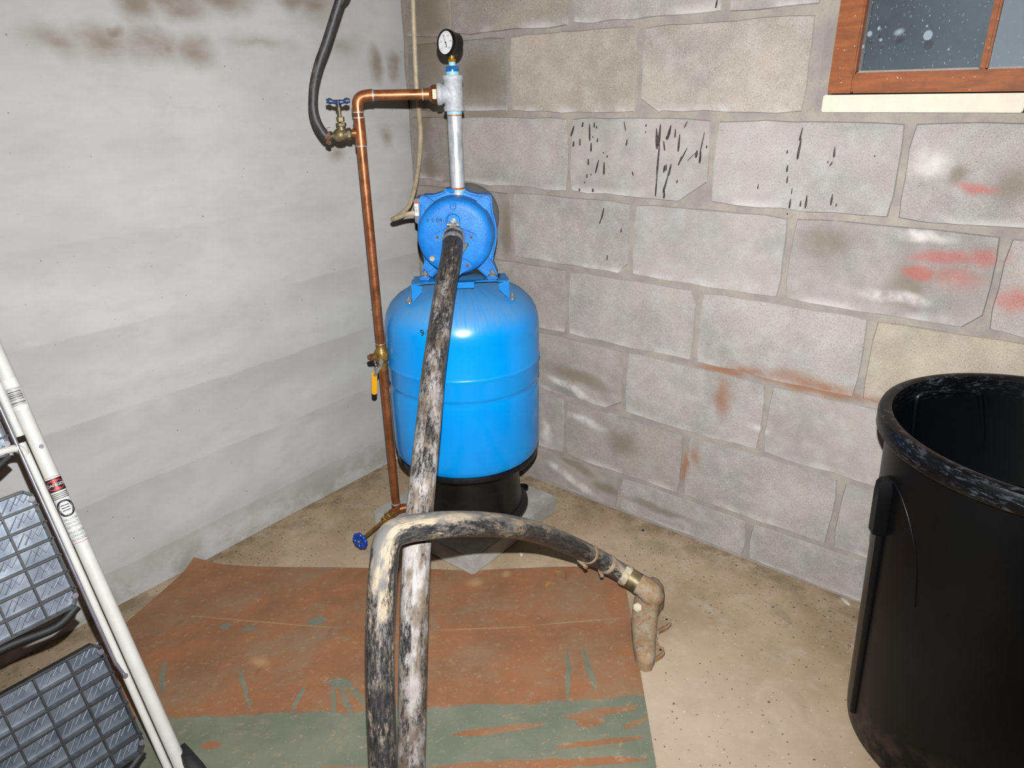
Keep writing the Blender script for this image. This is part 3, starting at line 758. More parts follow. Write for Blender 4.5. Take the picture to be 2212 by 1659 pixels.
# ------------------------------------------------------------------ slab and tank
SLZ = 0.055
bm = BM(); box(bm, (0.257, -0.508, 0.0), (0.652, -0.115, SLZ), bev=.004)
for v in bm.verts: v.co += Vector((mnoise.noise(v.co*30), mnoise.noise(v.co*31+Vector((5, 0, 0))), 0))*0.0012
solo('concrete_paver', bm, 'slab', 'square grey concrete paver under the blue pressure tank', 'paver', (0.4545, -0.3115, 0))

tank = thing('pressure_tank', 'upright blue steel pressure tank on a black skirt, carrying the pump', 'tank', (TANK.x, TANK.y, SLZ))
TM = Matrix(((RD.x, -FD.x, 0, TANK.x), (RD.y, -FD.y, 0, TANK.y), (0, 0, 1, 0), (0, 0, 0, 1)))    # x right, y back, z up
bm = BM()
prof = [(0, .752), (.05, .749), (.10, .739), (.14, .724), (.17, .706), (.19, .686), (.2015, .664), (.2065, .645), (.208, .625), (.208, .543), (.2096, .539), (.2106, .536), (.2096, .532),
        (.2085, .528), (.2085, .486), (.2078, .481), (.2056, .477), (.2044, .471), (.2056, .464), (.2075, .455), (.2078, .30), (.2065, .275), (.203, .262), (.199, .256), (.190, .254), (0, .254)]
lathe(bm, prof, TM, 96); part('body', bm, 'tank', tank, sharp=50)
bm = BM(); lathe(bm, [(.12, .256), (.2015, .256), (.2035, .250), (.2035, .243), (.198, .236), (.145, .212), (.1435, .20), (.156, .072), (.170, .0675), (.174, .064), (.174, SLZ), (.14, SLZ), (.135, .2)], TM, 64, True)
skirt = part('skirt', bm, 'black', tank, 'black plastic skirt')
for a in (20, 110, 200, 290):
    bm = BM(); c, s = math.cos(math.radians(a)), math.sin(math.radians(a))
    mx = TM @ Matrix.Rotation(math.radians(a), 4, 'Z') @ Matrix.Translation((.172, 0, 0))
    prism(bm, [(-.012, -.026)]+arc2(.004, 0, .017, -70, 70, 8)+[(-.012, .026)], SLZ, .066, mx, bev=.002); part('lug', bm, 'black', skirt)
    bm = BM(); box(bm, (.003, -.006, .0655), (.007, .006, .0668), mx); part('slot', bm, 'ink', skirt)
# bracket on the dome
bm = BM()
prism(bm, [(-.118, -.112), (-.098, -.112), (-.088, -.104), (-.04, -.104), (-.034, -.112), (.034, -.112), (.04, -.104), (.088, -.104), (.098, -.112), (.118, -.112), (.118, -.035), (.062, -.035), (.058, -.092), (-.058, -.092), (-.062, -.035), (-.118, -.035)], .764, .767, TM)
box(bm, (-.034, -.1145, .752), (.034, -.1115, .767), TM)
br = part('pump_bracket', bm, 'bracket', tank, 'light blue sheet metal bracket')
for s in (-1, 1):
    for yb in (-.112,):
        bm = BM()
        mx = TM @ Matrix(((0, 0, 1, 0), (1, 0, 0, 0), (0, 1, 0, 0), (0, 0, 0, 1)))     # (y,z) outline, extruded along x
        x0, x1 = sorted((s*.118, s*.1215))
        prism(bm, [(yb, .767), (yb+.045, .767), (yb+.03, .716), (yb, .716)], x0, x1, mx)
        wx = [(s*.118, .766), (s*.118, .722), (s*.097, .744), (s*.095, .760)]
        mxf = TM @ Matrix(((1, 0, 0, 0), (0, 0, 1, 0), (0, 1, 0, 0), (0, 0, 0, 1)))
        prism(bm, wx, yb, yb+.002, mxf)
        xa, xb = sorted((s*.118, s*.139)); box(bm, (xa, yb, .714), (xb, yb+.032, .717), TM)
        part('bracket_leg', bm, 'bracket', br)
        bm = BM(); p = TM @ Vector((s*.130, yb+.014, .717)); cyl(bm, p, p+ZUP*.002, .0085); hexn(bm, p+ZUP*.002, p+ZUP*.009, .0065); cyl(bm, p+ZUP*.009, p+ZUP*.014, .0035, 12)
        part('bolt', bm, 'steel', br)
# pen date on the tank
def on_tank_skin(px, py):
    c = on_drum(px, py, TANK.x, TANK.y, .2088); a0 = math.atan2(c.y-TANK.y, c.x-TANK.x)
    def fn(x, y):
        a = a0 + x/.2088; return Vector((TANK.x+.2089*math.cos(a), TANK.y+.2089*math.sin(a), c.z+y))
    return fn
part('pen_date', text_bm('9·5·04', .024, on_tank_skin(930, 722), 0.95), 'ink', tank, 'handwritten date in dark pen')

# ------------------------------------------------------------------ jet pump
PZ = 0.880
PM = TM @ Matrix.Translation((.006, 0, PZ)) @ Matrix.Rotation(math.radians(-6.5), 4, 'Z')
pump = thing('jet_pump', 'blue cast iron jet pump bolted on top of the pressure tank', 'pump', PM @ Vector((0, 0, -.112)))
PF = PM @ Matrix(((1, 0, 0, 0), (0, 0, -1, 0), (0, 1, 0, 0), (0, 0, 0, 1)))     # outline (x,z), extruded towards the viewer
half = [(.0, .104), (.024, .1065), (.026, .102), (.036, .0975), (.056, .0925), (.079, .0925), (.0855, .0895), (.0885, .083), (.0885, .062), (.0905, .048), (.0955, .030), (.098, .008), (.0975, -.014), (.094, -.036), (.0885, -.056), (.0865, -.068),
        (.0895, -.084), (.0975, -.104), (.096, -.110), (.090, -.1125), (.072, -.1125), (.066, -.108), (.048, -.090), (.034, -.094), (.017, -.0975), (0, -.0985)]
outl = half + [(-x, z) for x, z in half[-2:0:-1]]
outl = outl[::-1]
bm = BM(); prism(bm, outl, .030, .074, PF, bev=.006, seg=3); part('volute', bm, 'pump', pump, sharp=50)
bm = BM(); lathe(bm, [(.094, .060), (.094, .078), (.0925, .110), (.0895, .121), (.084, .1265), (.070, .1285), (0, .1295)], PF, 64); face = part('face_cover', bm, 'pump', pump, sharp=45)
for sx in (-1, 1):
    for sz, a, b in ((1, (.074, .080), (.048, .052)), (-1, (.076, -.079), (.050, -.052))):
        bm = BM(); p, q = Vector((sx*a[0], a[1], 0)), Vector((sx*b[0], b[1], 0)); d = (p-q).normalized(); n_ = Vector((-d.y, d.x, 0))
        o = []
        for i in range(9):
            t = -math.pi/2+math.pi*i/8; o.append(tuple((p+d*math.cos(t)*.0125+n_*math.sin(t)*.0125)[:2]))
        o += [tuple((q+n_*.019)[:2]), tuple((q-n_*.019)[:2])]
        prism(bm, o, .070, .088, PF, bev=.004, seg=2); part('corner_lobe', bm, 'pump', pump, sharp=50)
bm = BM(); p = PM @ Vector((0, -.052, .098)); cyl(bm, p, p+ZUP*.010, .0265, 32, cham=.002); part('discharge_boss', bm, 'pump', pump)
def diamond(cx, cz, w, h, r):
    pts = []
    for (x, z, rr, a) in ((w, 0, r*.8, 0), (0, h, r*1.6, 90), (-w, 0, r*.8, 180), (0, -h, r*1.6, 270)):
        dx = x-(rr if x > 0 else -rr if x < 0 else 0); dz = z-(rr if z > 0 else -rr if z < 0 else 0)
        pts += arc2(cx+dx, cz+dz, rr, a-52, a+52, 6)
    return pts
for cz, w, h in ((.003, .052, .030), (-.066, .040, .026)):
    bm = BM(); prism(bm, diamond(0, cz, w, h, .011), .126, .1355, PF, bev=.0008); fl_ = part('flange', bm, 'pump', pump, sharp=50)
    for sx in (-1, 1):
        bm = BM(); q = PF @ Vector((sx*(w-.0115), cz, .1352)); cyl(bm, q, q+(PF.to_3x3() @ Vector((0, 0, 1)))*.0008, .0036, 14)
        part('bolt_hole', bm, 'rusthole', fl_, 'rust coloured bolt hole')
    if cz < 0: continue
    bm = BM(); q = PF @ Vector((0, cz, .130)); f_ = (PF.to_3x3() @ Vector((0, 0, 1))); cyl(bm, q, q+f_*.018, .024, 28); part('hose_barb', bm, 'pump', pump)
FDIR = (PF.to_3x3() @ Vector((0, 0, 1))).normalized()
bm = BM(); prism(bm, [(.020, .028)]+arc2(0, .043, .020, 0, 180, 12)+[(-.020, .028)], .127, .1385, PF, bev=.006, seg=3); part('nozzle_bulge', bm, 'pump', pump, sharp=60)
bm = BM(); q = PF @ Vector((0, .042, .138)); cyl(bm, q, q+FDIR*.002, .0065); hexn(bm, q+FDIR*.002, q+FDIR*.008, .0050); part('bolt', bm, 'steel', pump)
bm = BM(); q = PF @ Vector((-.056, -.048, .128)); hexn(bm, q, q+FDIR*.009, .0075); part('drain_plug', bm, 'solder', pump, 'pale hexagonal drain plug')
# raised maker's mark: a rounded shield with an S-like curl
bm = BM(); fn = lambda x, z, y=.1292: PF @ Vector((x, z, y))
sh = [(-.006, .082), (-.0065, .074), (-.005, .069), (0, .067), (.005, .069), (.0065, .074), (.006, .082)]
tube(bm, [fn(*p) for p in sh], .0014, 6, 3); tube(bm, [fn(*p) for p in ((.004, .0815), (0, .083), (-.003, .0805), (0, .0785), (.003, .0765), (0, .074), (-.004, .0755))], .0013, 6, 3)
part('emblem', bm, 'pump', pump, 'raised maker emblem')
def on_face(cx, cz):
    return lambda x, y: PF @ Vector((cx+x, cz+y, .1294))
part('pen_date', text_bm('9·5·04', .0135, lambda x, y: PF @ Vector((-.047+x, .042+y+.05*x, .1290+.0008)), 1.1), 'ink', pump, 'handwritten date in dark pen')
# motor and switch box behind
bm = BM(); PB = PM @ Matrix(((1, 0, 0, 0), (0, 0, 1, 0), (0, -1, 0, 0), (0, 0, 0, 1)))
lathe(bm, [(0, -.03), (.080, -.03), (.084, -.02), (.084, .14), (.078, .17), (.05, .18), (0, .18)], PM @ Matrix.Translation((.010, 0, .012)) @ Matrix(((1, 0, 0, 0), (0, 0, 1, 0), (0, -1, 0, 0), (0, 0, 0, 1))), 48)
part('motor', bm, 'motor', pump, 'grey motor shell')
bm = BM(); box(bm, (-.112, -.020, .016), (-.080, .055, .078), PM, bev=.003); sw = part('switch_box', bm, 'grey', pump, 'grey switch box')
bm = BM(); box(bm, (-.1105, -.0208, .036), (-.1005, -.0200, .066), PM); part('sticker', bm, 'white', sw, 'white sticker with dark print')
bm = BM(); box(bm, (-.1105, -.0209, .0665), (-.1005, -.0200, .0700), PM); part('sticker_top', bm, 'red', sw)
part('sticker_print', text_bm('PLT', .0085, lambda x, y: PM @ Vector((-.1055-y, -.0212, .052+x)), 1.0), 'print', sw)
for s in (-1, 1):
    q = PM @ Vector((s*.084, -.056, -.1125))
    bm = BM(); cyl(bm, q-ZUP*.001, q-ZUP*.0001, .017, 24); box(bm, (s*.084-.018, -.078, -.1135), (s*.084+.018, -.034, -.1105), PM, bev=.001)
    part('rubber_pad', bm, 'rubber', pump)
    q = PM @ Vector((s*.085, -.080, -.1045))
    bm = BM(); box(bm, (s*.085-.014, -.094, -.1125), (s*.085+.014, -.070, -.104), PM, bev=.003); part('foot', bm, 'pump', pump)
    bm = BM(); cyl(bm, q, q+ZUP*.003, .0105); hexn(bm, q+ZUP*.003, q+ZUP*.010, .0078); cyl(bm, q+ZUP*.010, q+ZUP*.014, .004, 12); part('bolt', bm, 'steel', pump)

# ------------------------------------------------------------------ galvanized riser and tee
GF = 0.062
gp = lambda x, y, F=GF: on_tank_plane(x, y, F)
gx = gp(985, 320).copy(); GA = lambda z, dx=0: Vector((gx.x, gx.y, z)) + RD*dx
zb, zt = gp(985, 414).z, gp(985, 240).z
riser = thing('riser_pipe', 'galvanized steel riser pipe and tee standing on the pump', 'pipe', GA(zb))
R1 = 0.0172
bm = BM(); cyl(bm, GA(zb-.010), GA(zt+.01), R1, 32); pipe_ = part('pipe', bm, 'galv', riser)
bm = BM(); cyl(bm, GA(zb), GA(zb+.006), R1+.0004, 32); part('thread_tape', bm, 'tape', pipe_)
bm = BM(); cyl(bm, GA(zb+.0045), GA(zb+.0105), R1+.0003, 32); part('rust_ring', bm, 'rust', pipe_)
bm = BM(); cyl(bm, GA(zt-.010), GA(zt-.0075), R1+.0003, 32); part('rust_ring', bm, 'rust', pipe_)
bm = BM(); cyl(bm, GA(zt-.007), GA(zt+.002), R1+.0006, 32); part('thread_tape', bm, 'tape', pipe_)
tz0, tz1, tzc = zt, gp(984, 162).z, gp(950, 203).z
bm = BM()
lathe(bm, [(0, 0), (.0225, 0), (.0240, .002), (.0240, .009), (.0218, .012), (.0218, tz1-tz0-.012), (.0240, tz1-tz0-.009), (.0240, tz1-tz0-.002), (.0225, tz1-tz0), (0, tz1-tz0)], Matrix.Translation(GA(tz0)), 36)
bml = BM(); lathe(bml, [(0, 0), (.0200, 0), (.0205, .022), (.0225, .026), (.0250, .029), (.0250, .036), (.0235, .038), (0, .038)], frame_of(GA(tzc), -RD), 36); join(bm, bml)
tee = part('tee', bm, 'cast', riser, 'dull grey cast tee')
bm = BM(); cyl(bm, GA(tz1-.001), GA(tz1+.007), .0150, 28); part('thread_tape', bm, 'tape', tee)
bm = BM(); cyl(bm, GA(tz1+.007), GA(tz1+.011), .0152, 28); hexn(bm, GA(tz1+.010), GA(tz1+.019), .0160); part('bushing', bm, 'bluebush', riser, 'blue bushing')
bm = BM(); cyl(bm, GA(tz1+.019), GA(tz1+.027), .0080, 20); part('thread_tape', bm, 'tape', riser)
# gauge
gz = tz1+.026
gauge = thing('pressure_gauge', 'small black pressure gauge with white dial on top of the riser', 'gauge', GA(gz))
bm = BM(); hexn(bm, GA(gz), GA(gz+.008), .0088); cyl(bm, GA(gz+.008), GA(gz+.014), .006, 16); part('stem', bm, 'goldbrass', gauge, 'brass stem')
GD = (FD*math.cos(math.radians(46)) - RD*math.sin(math.radians(46)) + ZUP*0.10).normalized()
gc = GA(gz+.0385)
gm = frame_of(gc, GD, ZUP)
bm = BM(); lathe(bm, [(0, -.016), (.022, -.016), (.0245, -.014), (.0250, .006), (.0272, .008), (.0280, .011), (.0280, .017), (.0268, .0190), (.0240, .0192), (.0235, .0160), (0, .0160)], gm, 48); case = part('case', bm, 'gauge', gauge)
bm = BM(); cyl(bm, gm @ Vector((0, 0, .0155)), gm @ Vector((0, 0, .0166)), .0236, 40); dial = part('dial', bm, 'dial', gauge, 'white dial')
bm = BM()
def dialpt(a, r, h=.0170): return gm @ Vector((r*math.cos(a), -r*math.sin(a)*-1, h))
for i in range(25):
    a = math.radians(225-i*11.25)       # 0 at lower left, sweep clockwise
    # gauge frame: local x is up, local y points to the viewer's left
    ca = Vector((math.sin(a), -math.cos(a), 0)); r0 = .0195 if i % 4 == 0 else .0208
    n_ = Vector((-ca.y, ca.x, 0))*(.0004 if i % 4 == 0 else .00022)
    vv = [bm.verts.new(gm @ (ca*r+n_*s+Vector((0, 0, .0169)))) for r, s in ((r0, -1), (.0222, -1), (.0222, 1), (r0, 1))]; bm.faces.new(vv)
part('scale_marks', bm, 'ink', dial)
for i, s in enumerate(('0', '20', '40', '60', '80', '100')):
    a = math.radians(225-i*54); cx, cy = math.sin(a)*.0155, -math.cos(a)*.0155
    part('numeral', text_bm(s, .0052, lambda x, y, cx=cx, cy=cy: gm @ Vector((cx+y, cy-x, .0169))), 'ink', dial)
part('numeral', text_bm('PSI', .0040, lambda x, y: gm @ Vector((-.009+y, -x, .0169))), 'ink', dial)
bm = BM(); a = math.radians(118)
ca = Vector((math.sin(a), -math.cos(a), 0)); n_ = Vector((-ca.y, ca.x, 0))
vv = [bm.verts.new(gm @ (ca*r+n_*s+Vector((0, 0, .0178)))) for r, s in ((-.011, -.0010), (-.003, -.0009), (.019, -.0003), (.019, .0003), (-.003, .0009), (-.011, .0010))]; bm.faces.new(vv)
cyl(bm, gm @ Vector((0, 0, .0168)), gm @ Vector((0, 0, .0182)), .0016, 12); part('needle', bm, 'ink', gauge)

# ------------------------------------------------------------------ copper line
CFp = GF
cp = lambda x, y, F=CFp: on_tank_plane(x, y, F)
el = cp(778, 203); el.z = tzc
vx = cp(822, 740, CFp)                                        # the upright
VX = Vector((vx.x, vx.y, 0)); CA = lambda z: Vector((VX.x, VX.y, z))
hx = VX.copy(); hx.z = tzc
cpz0 = 0.093
copper = thing('copper_pipe', 'copper water pipe running from the tee down beside the tank', 'pipe', CA(cpz0-.02))
rt_, rf_ = 0.0115, 0.0131
inw = (GA(tzc)-hx).normalized()
bend = [hx+inw*.045, hx+inw*.030, hx+inw*.018+ZUP*-.0015, hx+inw*.008-ZUP*.005, hx+inw*.0015-ZUP*.013, hx-ZUP*.024, hx-ZUP*.040]
adz = GA(tzc)-RD*.036
bm = BM(); tube(bm, [hx+inw*.040, adz-RD*.02], rt_, 24); part('pipe_run', bm, 'copper', copper)
bm = BM(); tube(bm, [hx+inw*.036]+bend[1:-1]+[hx-ZUP*.034], rf_, 24, 4); part('elbow', bm, 'copper', copper)
bm = BM(); cyl(bm, adz-RD*.034, adz-RD*.012, rf_, 24); hexn(bm, adz-RD*.014, adz-RD*.001, .0200, ZUP); lathe(bm, [(.0135, 0), (.0165, .004), (.0185, .006), (0, .008)], frame_of(adz-RD*.020, RD), 24); part('adapter', bm, 'copper', copper)
bm = BM(); cyl(bm, adz-RD*.002, adz+RD*.004, .0178, 28); part('thread_tape', bm, 'tape', copper)
zs = {k: cp(790, k).z for k in (234, 254, 287, 315, 737, 797, 1101)}
bvT, bvB = cp(822, 742).z, cp(826, 797).z
bm = BM(); tube(bm, [CA(tzc-.03), CA(bvT-.004)], rt_, 24); part('pipe_run', bm, 'copper', copper)
bm = BM(); tube(bm, [CA(bvB+.004), CA(cpz0)], rt_, 24); part('pipe_run', bm, 'copper', copper)
bm = BM(); tube(bm, [CA(zs[254]), CA(zs[315])], rf_, 24); bml = BM(); tube(bml, [CA(zs[287]), CA(zs[287])-RD*.017], .0105, 20); join(bm, bml); part('tee', bm, 'copper', copper)
def ring(p, axis, r, w=.0035):
    b = BM(); a = Vector(axis).normalized()
    lathe(b, [(r-.002, -w/2), (r+.0004, -w/2), (r+.0009, 0), (r+.0004, w/2), (r-.002, w/2)], frame_of(p, a), 28); return b
for p, a, r in ((hx+inw*.037, RD, rt_+.0008), (CA(tzc-.035), ZUP, rt_+.0008), (CA(zs[254]), ZUP, rt_+.0010), (CA(zs[315]), ZUP, rt_+.0010), (adz-RD*.0345, RD, rt_+.0010), (CA(bvT-.001), ZUP, rt_+.0010), (CA(cpz0+.014), ZUP, rt_+.0010)):
    part('solder_joint', ring(p, a, r), 'solder', copper)
# foot of the copper line: a tee lying towards the tank port on one side and the drain valve on the other
dv = on_floor(778, 1168, cpz0-.008); dvd = Vector((dv.x-VX.x, dv.y-VX.y, 0)).normalized()
tkd = (Vector((TANK.x, TANK.y, 0))-VX); tkd.z = 0; tkd.normalize()
ft = CA(cpz0-.008)
bm = BM(); tube(bm, [CA(cpz0+.014), ft], rf_, 24); bml = BM(); tube(bml, [ft-tkd*.002, ft+tkd*.026], rf_, 24); join(bm, bml); bml = BM(); tube(bml, [ft+tkd*.004, ft+dvd*.026], rf_, 24); join(bm, bml); part('foot_tee', bm, 'copper', copper)
bm = BM(); tube(bm, [ft+tkd*.02, ft+tkd*.10], rt_, 20); part('pipe_run', bm, 'copper', copper)
# drain valve
dw = (dv-ft).length
drain = thing('drain_valve', 'brass drain valve with blue handwheel low on the copper pipe', 'valve', ft+dvd*.03-ZUP*.012)
bm = BM(); cyl(bm, ft+dvd*.020, ft+dvd*.034, .0105, 20); hexn(bm, ft+dvd*.032, ft+dvd*.046, .0135, ZUP); cyl(bm, ft+dvd*.046, ft+dvd*.058, .0095, 20); hexn(bm, ft+dvd*.056, ft+dvd*.064, .0110, ZUP)
cyl(bm, ft+dvd*.064, ft+dvd*(dw), .0048, 14); part('valve_body', bm, 'brass', drain)
bm = BM(); lathe(bm, [(.0, 0), (.0115, 0), (.0125, .004), (0, .022)], frame_of(ft+dvd*.050, -ZUP+dvd*.3), 16); part('spout', bm, 'brass', drain)
wm = frame_of(ft+dvd*dw, dvd, ZUP)
bm = BM(); N_ = 48
tor = []
for i in range(N_):
    a = 2*math.pi*i/N_; rr = .0185+.0017*math.cos(8*a)
    tor.append(wm @ Vector((rr*math.cos(a), rr*math.sin(a), 0)))
tube(bm, tor+[tor[0]], .0048, 10, cap=False)
for i in range(5):
    a = 2*math.pi*i/5; tube(bm, [wm @ Vector((.004*math.cos(a), .004*math.sin(a), 0)), wm @ Vector((.018*math.cos(a), .018*math.sin(a), 0))], .0034, 8)
cyl(bm, wm @ Vector((0, 0, -.004)), wm @ Vector((0, 0, .004)), .0062, 16); wh_ = part('handwheel', bm, 'wheel', drain, 'blue scalloped handwheel')
bm = BM(); hexn(bm, wm @ Vector((0, 0, .004)), wm @ Vector((0, 0, .008)), .0044); part('nut', bm, 'steel', wh_)

# ball valve
bv = thing('ball_valve', 'brass ball valve with yellow lever on the copper pipe beside the tank', 'valve', CA(bvB))
h_ = bvT-bvB
bm = BM(); lathe(bm, [(0, 0), (.0130, 0), (.0136, .002), (.0136, h_*.28), (.0170, h_*.34), (.0185, h_*.42), (.0185, h_*.70), (.0160, h_*.76), (.0142, h_*.80), (.0142, h_-.003), (.0136, h_), (0, h_)], Matrix.Translation(CA(bvB)), 24)
mid_ = CA(bvB+h_*.55)
part('valve_body', bm, 'brass', bv)
bm = BM(); hexn(bm, CA(bvB+h_*.38), CA(bvB+h_*.72), .0205); part('hex_nut', bm, 'brass', bv)
sd = (-RD*.90+FD*.44).normalized()
bm = BM(); cyl(bm, mid_, mid_+sd*.026, .0085, 18); part('drain_outlet', bm, 'brass', bv)
bm = BM(); hexn(bm, mid_+sd*.024, mid_+sd*.034, .0090); cyl(bm, mid_+sd*.034, mid_+sd*.038, .0065, 16); cap_ = part('drain_cap', bm, 'copper', bv, 'copper coloured drain cap')
ch = mid_+sd*.022-ZUP*.009
for i in range(7):
    p = ch-ZUP*(.0038*i)-RD*(-.0009*i); d = (RD if i % 2 else FD); b = BM()
    tube(b, [p+d*.0015*math.cos(t)+ZUP*.0030*math.sin(t) for t in [2*math.pi*k/10 for k in range(11)]], .0006, 5, cap=False); part('chain_link', b, 'steel', cap_)
lv = on_tank_plane(809, 806, CFp+.012); lb = on_tank_plane(809, 862, CFp+.012)
st0 = CA(bvB+h_*.40)
bm = BM(); tube(bm, [st0+FD*.012, st0+FD*.022], .006, 14); tube(bm, [st0+FD*.020, st0+FD*.020-ZUP*.014-RD*.004, lv+FD*.004-ZUP*.006], .0045, 10, flat=(FD, .4)); part('lever_arm', bm, 'steel', bv)
bm = BM(); o = [(-.0072, 0)]+[(-.0072, -.052)]+arc2(0, -.055, .0072, 180, 360, 8)+[(.0072, 0), (.005, .004), (-.005, .004)]
ld = (lb-lv).normalized(); prism(bm, o, -.0030, .0030, Matrix(((RD.x, -ld.x, FD.x, lv.x), (RD.y, -ld.y, FD.y, lv.y), (RD.z, -ld.z, FD.z, lv.z), (0, 0, 0, 1))), bev=.002); part('lever', bm, 'yellow', bv, 'yellow vinyl lever')

# hose bibb and its black hose
hb0 = CA(zs[287])-RD*.012; hb = thing('stop_valve', 'tarnished brass stop valve with dark blue tee handle on the copper pipe', 'valve', hb0-RD*.04-ZUP*.016)
LD = (-RD*1.0-ZUP*.10).normalized(); P_ = lambda s: hb0+LD*s
bm = BM(); cyl(bm, P_(0), P_(.012), .0085, 20); hexn(bm, P_(.008), P_(.018), .0135, ZUP); cyl(bm, P_(.016), P_(.024), .0115, 20)
lathe(bm, [(.009, 0), (.0140, .006), (.0150, .014), (.0140, .022), (.010, .028)], frame_of(P_(.020), LD), 24); cyl(bm, P_(.046), P_(.060), .0078, 18)
part('valve_body', bm, 'oldbrass', hb)
bn = P_(.030); BV = (ZUP-RD*.02).normalized()
bm = BM(); cyl(bm, bn+BV*.008, bn+BV*.020, .0100, 20); hexn(bm, bn+BV*.018, bn+BV*.026, .0125); hexn(bm, bn+BV*.028, bn+BV*.039, .0095); part('bonnet', bm, 'oldbrass', hb)
bm = BM(); cyl(bm, bn+BV*.036, bn+BV*.072, .0040, 14); part('stem', bm, 'oldbrass', hb)
bm = BM(); hz = bn+BV*.070
cyl(bm, hz-BV*.010, hz+BV*.004, .0065, 16, r2=.0045)
for s in (-1, 1):
    tube(bm, [hz, hz+RD*s*.010+ZUP*.001, hz+RD*s*.020+ZUP*.003, hz+RD*s*.0265+ZUP*.003], [.0055, .0045, .0065, .0050], 12, 5, flat=(FD, .6))
part('tee_handle', bm, 'thandle', hb, 'dark blue tee handle')
e0 = P_(.052)
hp = [e0, P_(.066)] + [cp(x, y) for x, y in ((689, 273), (679.5, 248), (676.5, 222), (679, 182), (689, 139), (703, 100), (719, 50), (735, 0))]
top = hp[-1]+(hp[-1]-hp[-2])*1.2; hp += [top, top+Vector((.05, .03, .30))]
ghose = thing('rubber_hose', 'black rubber hose curving up from the tarnished stop valve', 'hose', e0)
bm = BM(); tube(bm, hp, .0108, 18, 6); part('hose', bm, 'ghose', ghose)
bm = BM(); q = P_(.062); lathe(bm, [(.0108, -.005), (.0118, -.005), (.0118, .005), (.0108, .005)], frame_of(q, (hp[2]-hp[0])), 24); cc = part('clamp', bm, 'rusthole', ghose, 'rusty hose clamp', sharp=30)
bm = BM(); hexn(bm, q-ZUP*.012+FD*.004-RD*.004, q-ZUP*.014+FD*.012+RD*.004, .005); part('clamp_screw', bm, 'rusthole', cc)
bm = BM(); tube(bm, [q+ZUP*.010+FD*.004, q+ZUP*.018-RD*.002, q+ZUP*.020+RD*.006], .0012, 6, 3); part('clamp_tail', bm, 'steel', cc)

# ------------------------------------------------------------------ power cable
cpts = [(891, -60, -.52), (892, 0, -.52), (894.7, 76, -.51), (898.5, 165, -.50), (901, 202, -.48), (906, 253, -.46), (908.6, 291, -.43), (906, 342, -.38), (898.5, 395, -.30), (886, 440, -.22), (870, 459, -.17), (855, 470, -.13), (848, 474, -.10), (855, 472, -.07), (870, 466, -.04), (884, 462, -.02), (899, 461, -.012)]
cab = [on_right(x, y, -.013) for x, y in ((890, -70), (892, 0), (894.7, 76), (898.5, 165), (901, 202))]
cab += [on_tank_plane(x, y, F) for x, y, F in cpts[5:]]
bm = BM(); tube(bm, cab, .0062, 12, 6, flat=(FD, .5))
solo('power_cable', bm, 'cable', 'cream flat power cable hanging in the corner and looping to the pump', 'cable')

# ------------------------------------------------------------------ black poly pipes
h1 = [(979, 530, 1.605), (974, 560, 1.59), (964, 612, 1.56), (953, 684, 1.505), (945, 741, 1.46), (935, 817, 1.40), (928, 893, 1.345), (920, 969, 1.295), (911, 1060, 1.245), (902, 1160, 1.21), (897, 1250, 1.19), (895, 1330, 1.18), (892, 1457, 1.175), (890, 1580, 1.185), (889, 1670, 1.20)]
pts = [PF @ Vector((0, .003, .132)), PF @ Vector((0, .003, .150))] + [at_depth(*q) for q in h1[1:]]
l = pts[-1]; pts += [l+Vector((.015, -.015, -.055)), Vector((l.x+.06, l.y-.07, .031)), Vector((l.x+.16, l.y-.18, .030)), Vector((l.x+.30, l.y-.30, .030))]
hose1 = thing('suction_pipe', 'scuffed black poly pipe dropping straight from the pump face in front of the tank', 'pipe', (l.x, l.y, 0))
bm = BM(); tube(bm, pts, .0245, 28, 8); part('pipe', bm, 'hose1', hose1, sharp=60)
cpath = catmull(pts, 8)
def clampat(i, r, parent, mat, screw, sm='steel', w=.006):
    d = (cpath_[i+1]-cpath_[i-1]).normalized(); p = cpath_[i]
    b = BM(); lathe(b, [(r-.001, -w), (r+.0012, -w), (r+.0016, -w*.5), (r+.0016, w*.5), (r+.0012, w), (r-.001, w)], frame_of(p, d), 36, True); c = part('hose_clamp', b, mat, parent, sharp=25)
    s = (screw - d*screw.dot(d)).normalized(); t = s.cross(d)
    b = BM(); mx = Matrix(((t.x, d.x, s.x, p.x), (t.y, d.y, s.y, p.y), (t.z, d.z, s.z, p.z), (0, 0, 0, 1)))
    box(b, (-.010, -.006, r), (.008, .006, r+.008), mx, bev=.002); part('screw_housing', b, sm, c)
    b = BM(); q = p+s*(r+.005); hexn(b, q+t*.008, q+t*.016, .0052); cyl(b, q-t*.014, q-t*.008, .004, 12); part('screw', b, sm, c)
cpath_ = cpath
clampat(6, .0252, hose1, 'steel', ZUP); clampat(10, .0250, hose1, 'steel', RD-ZUP*.6)

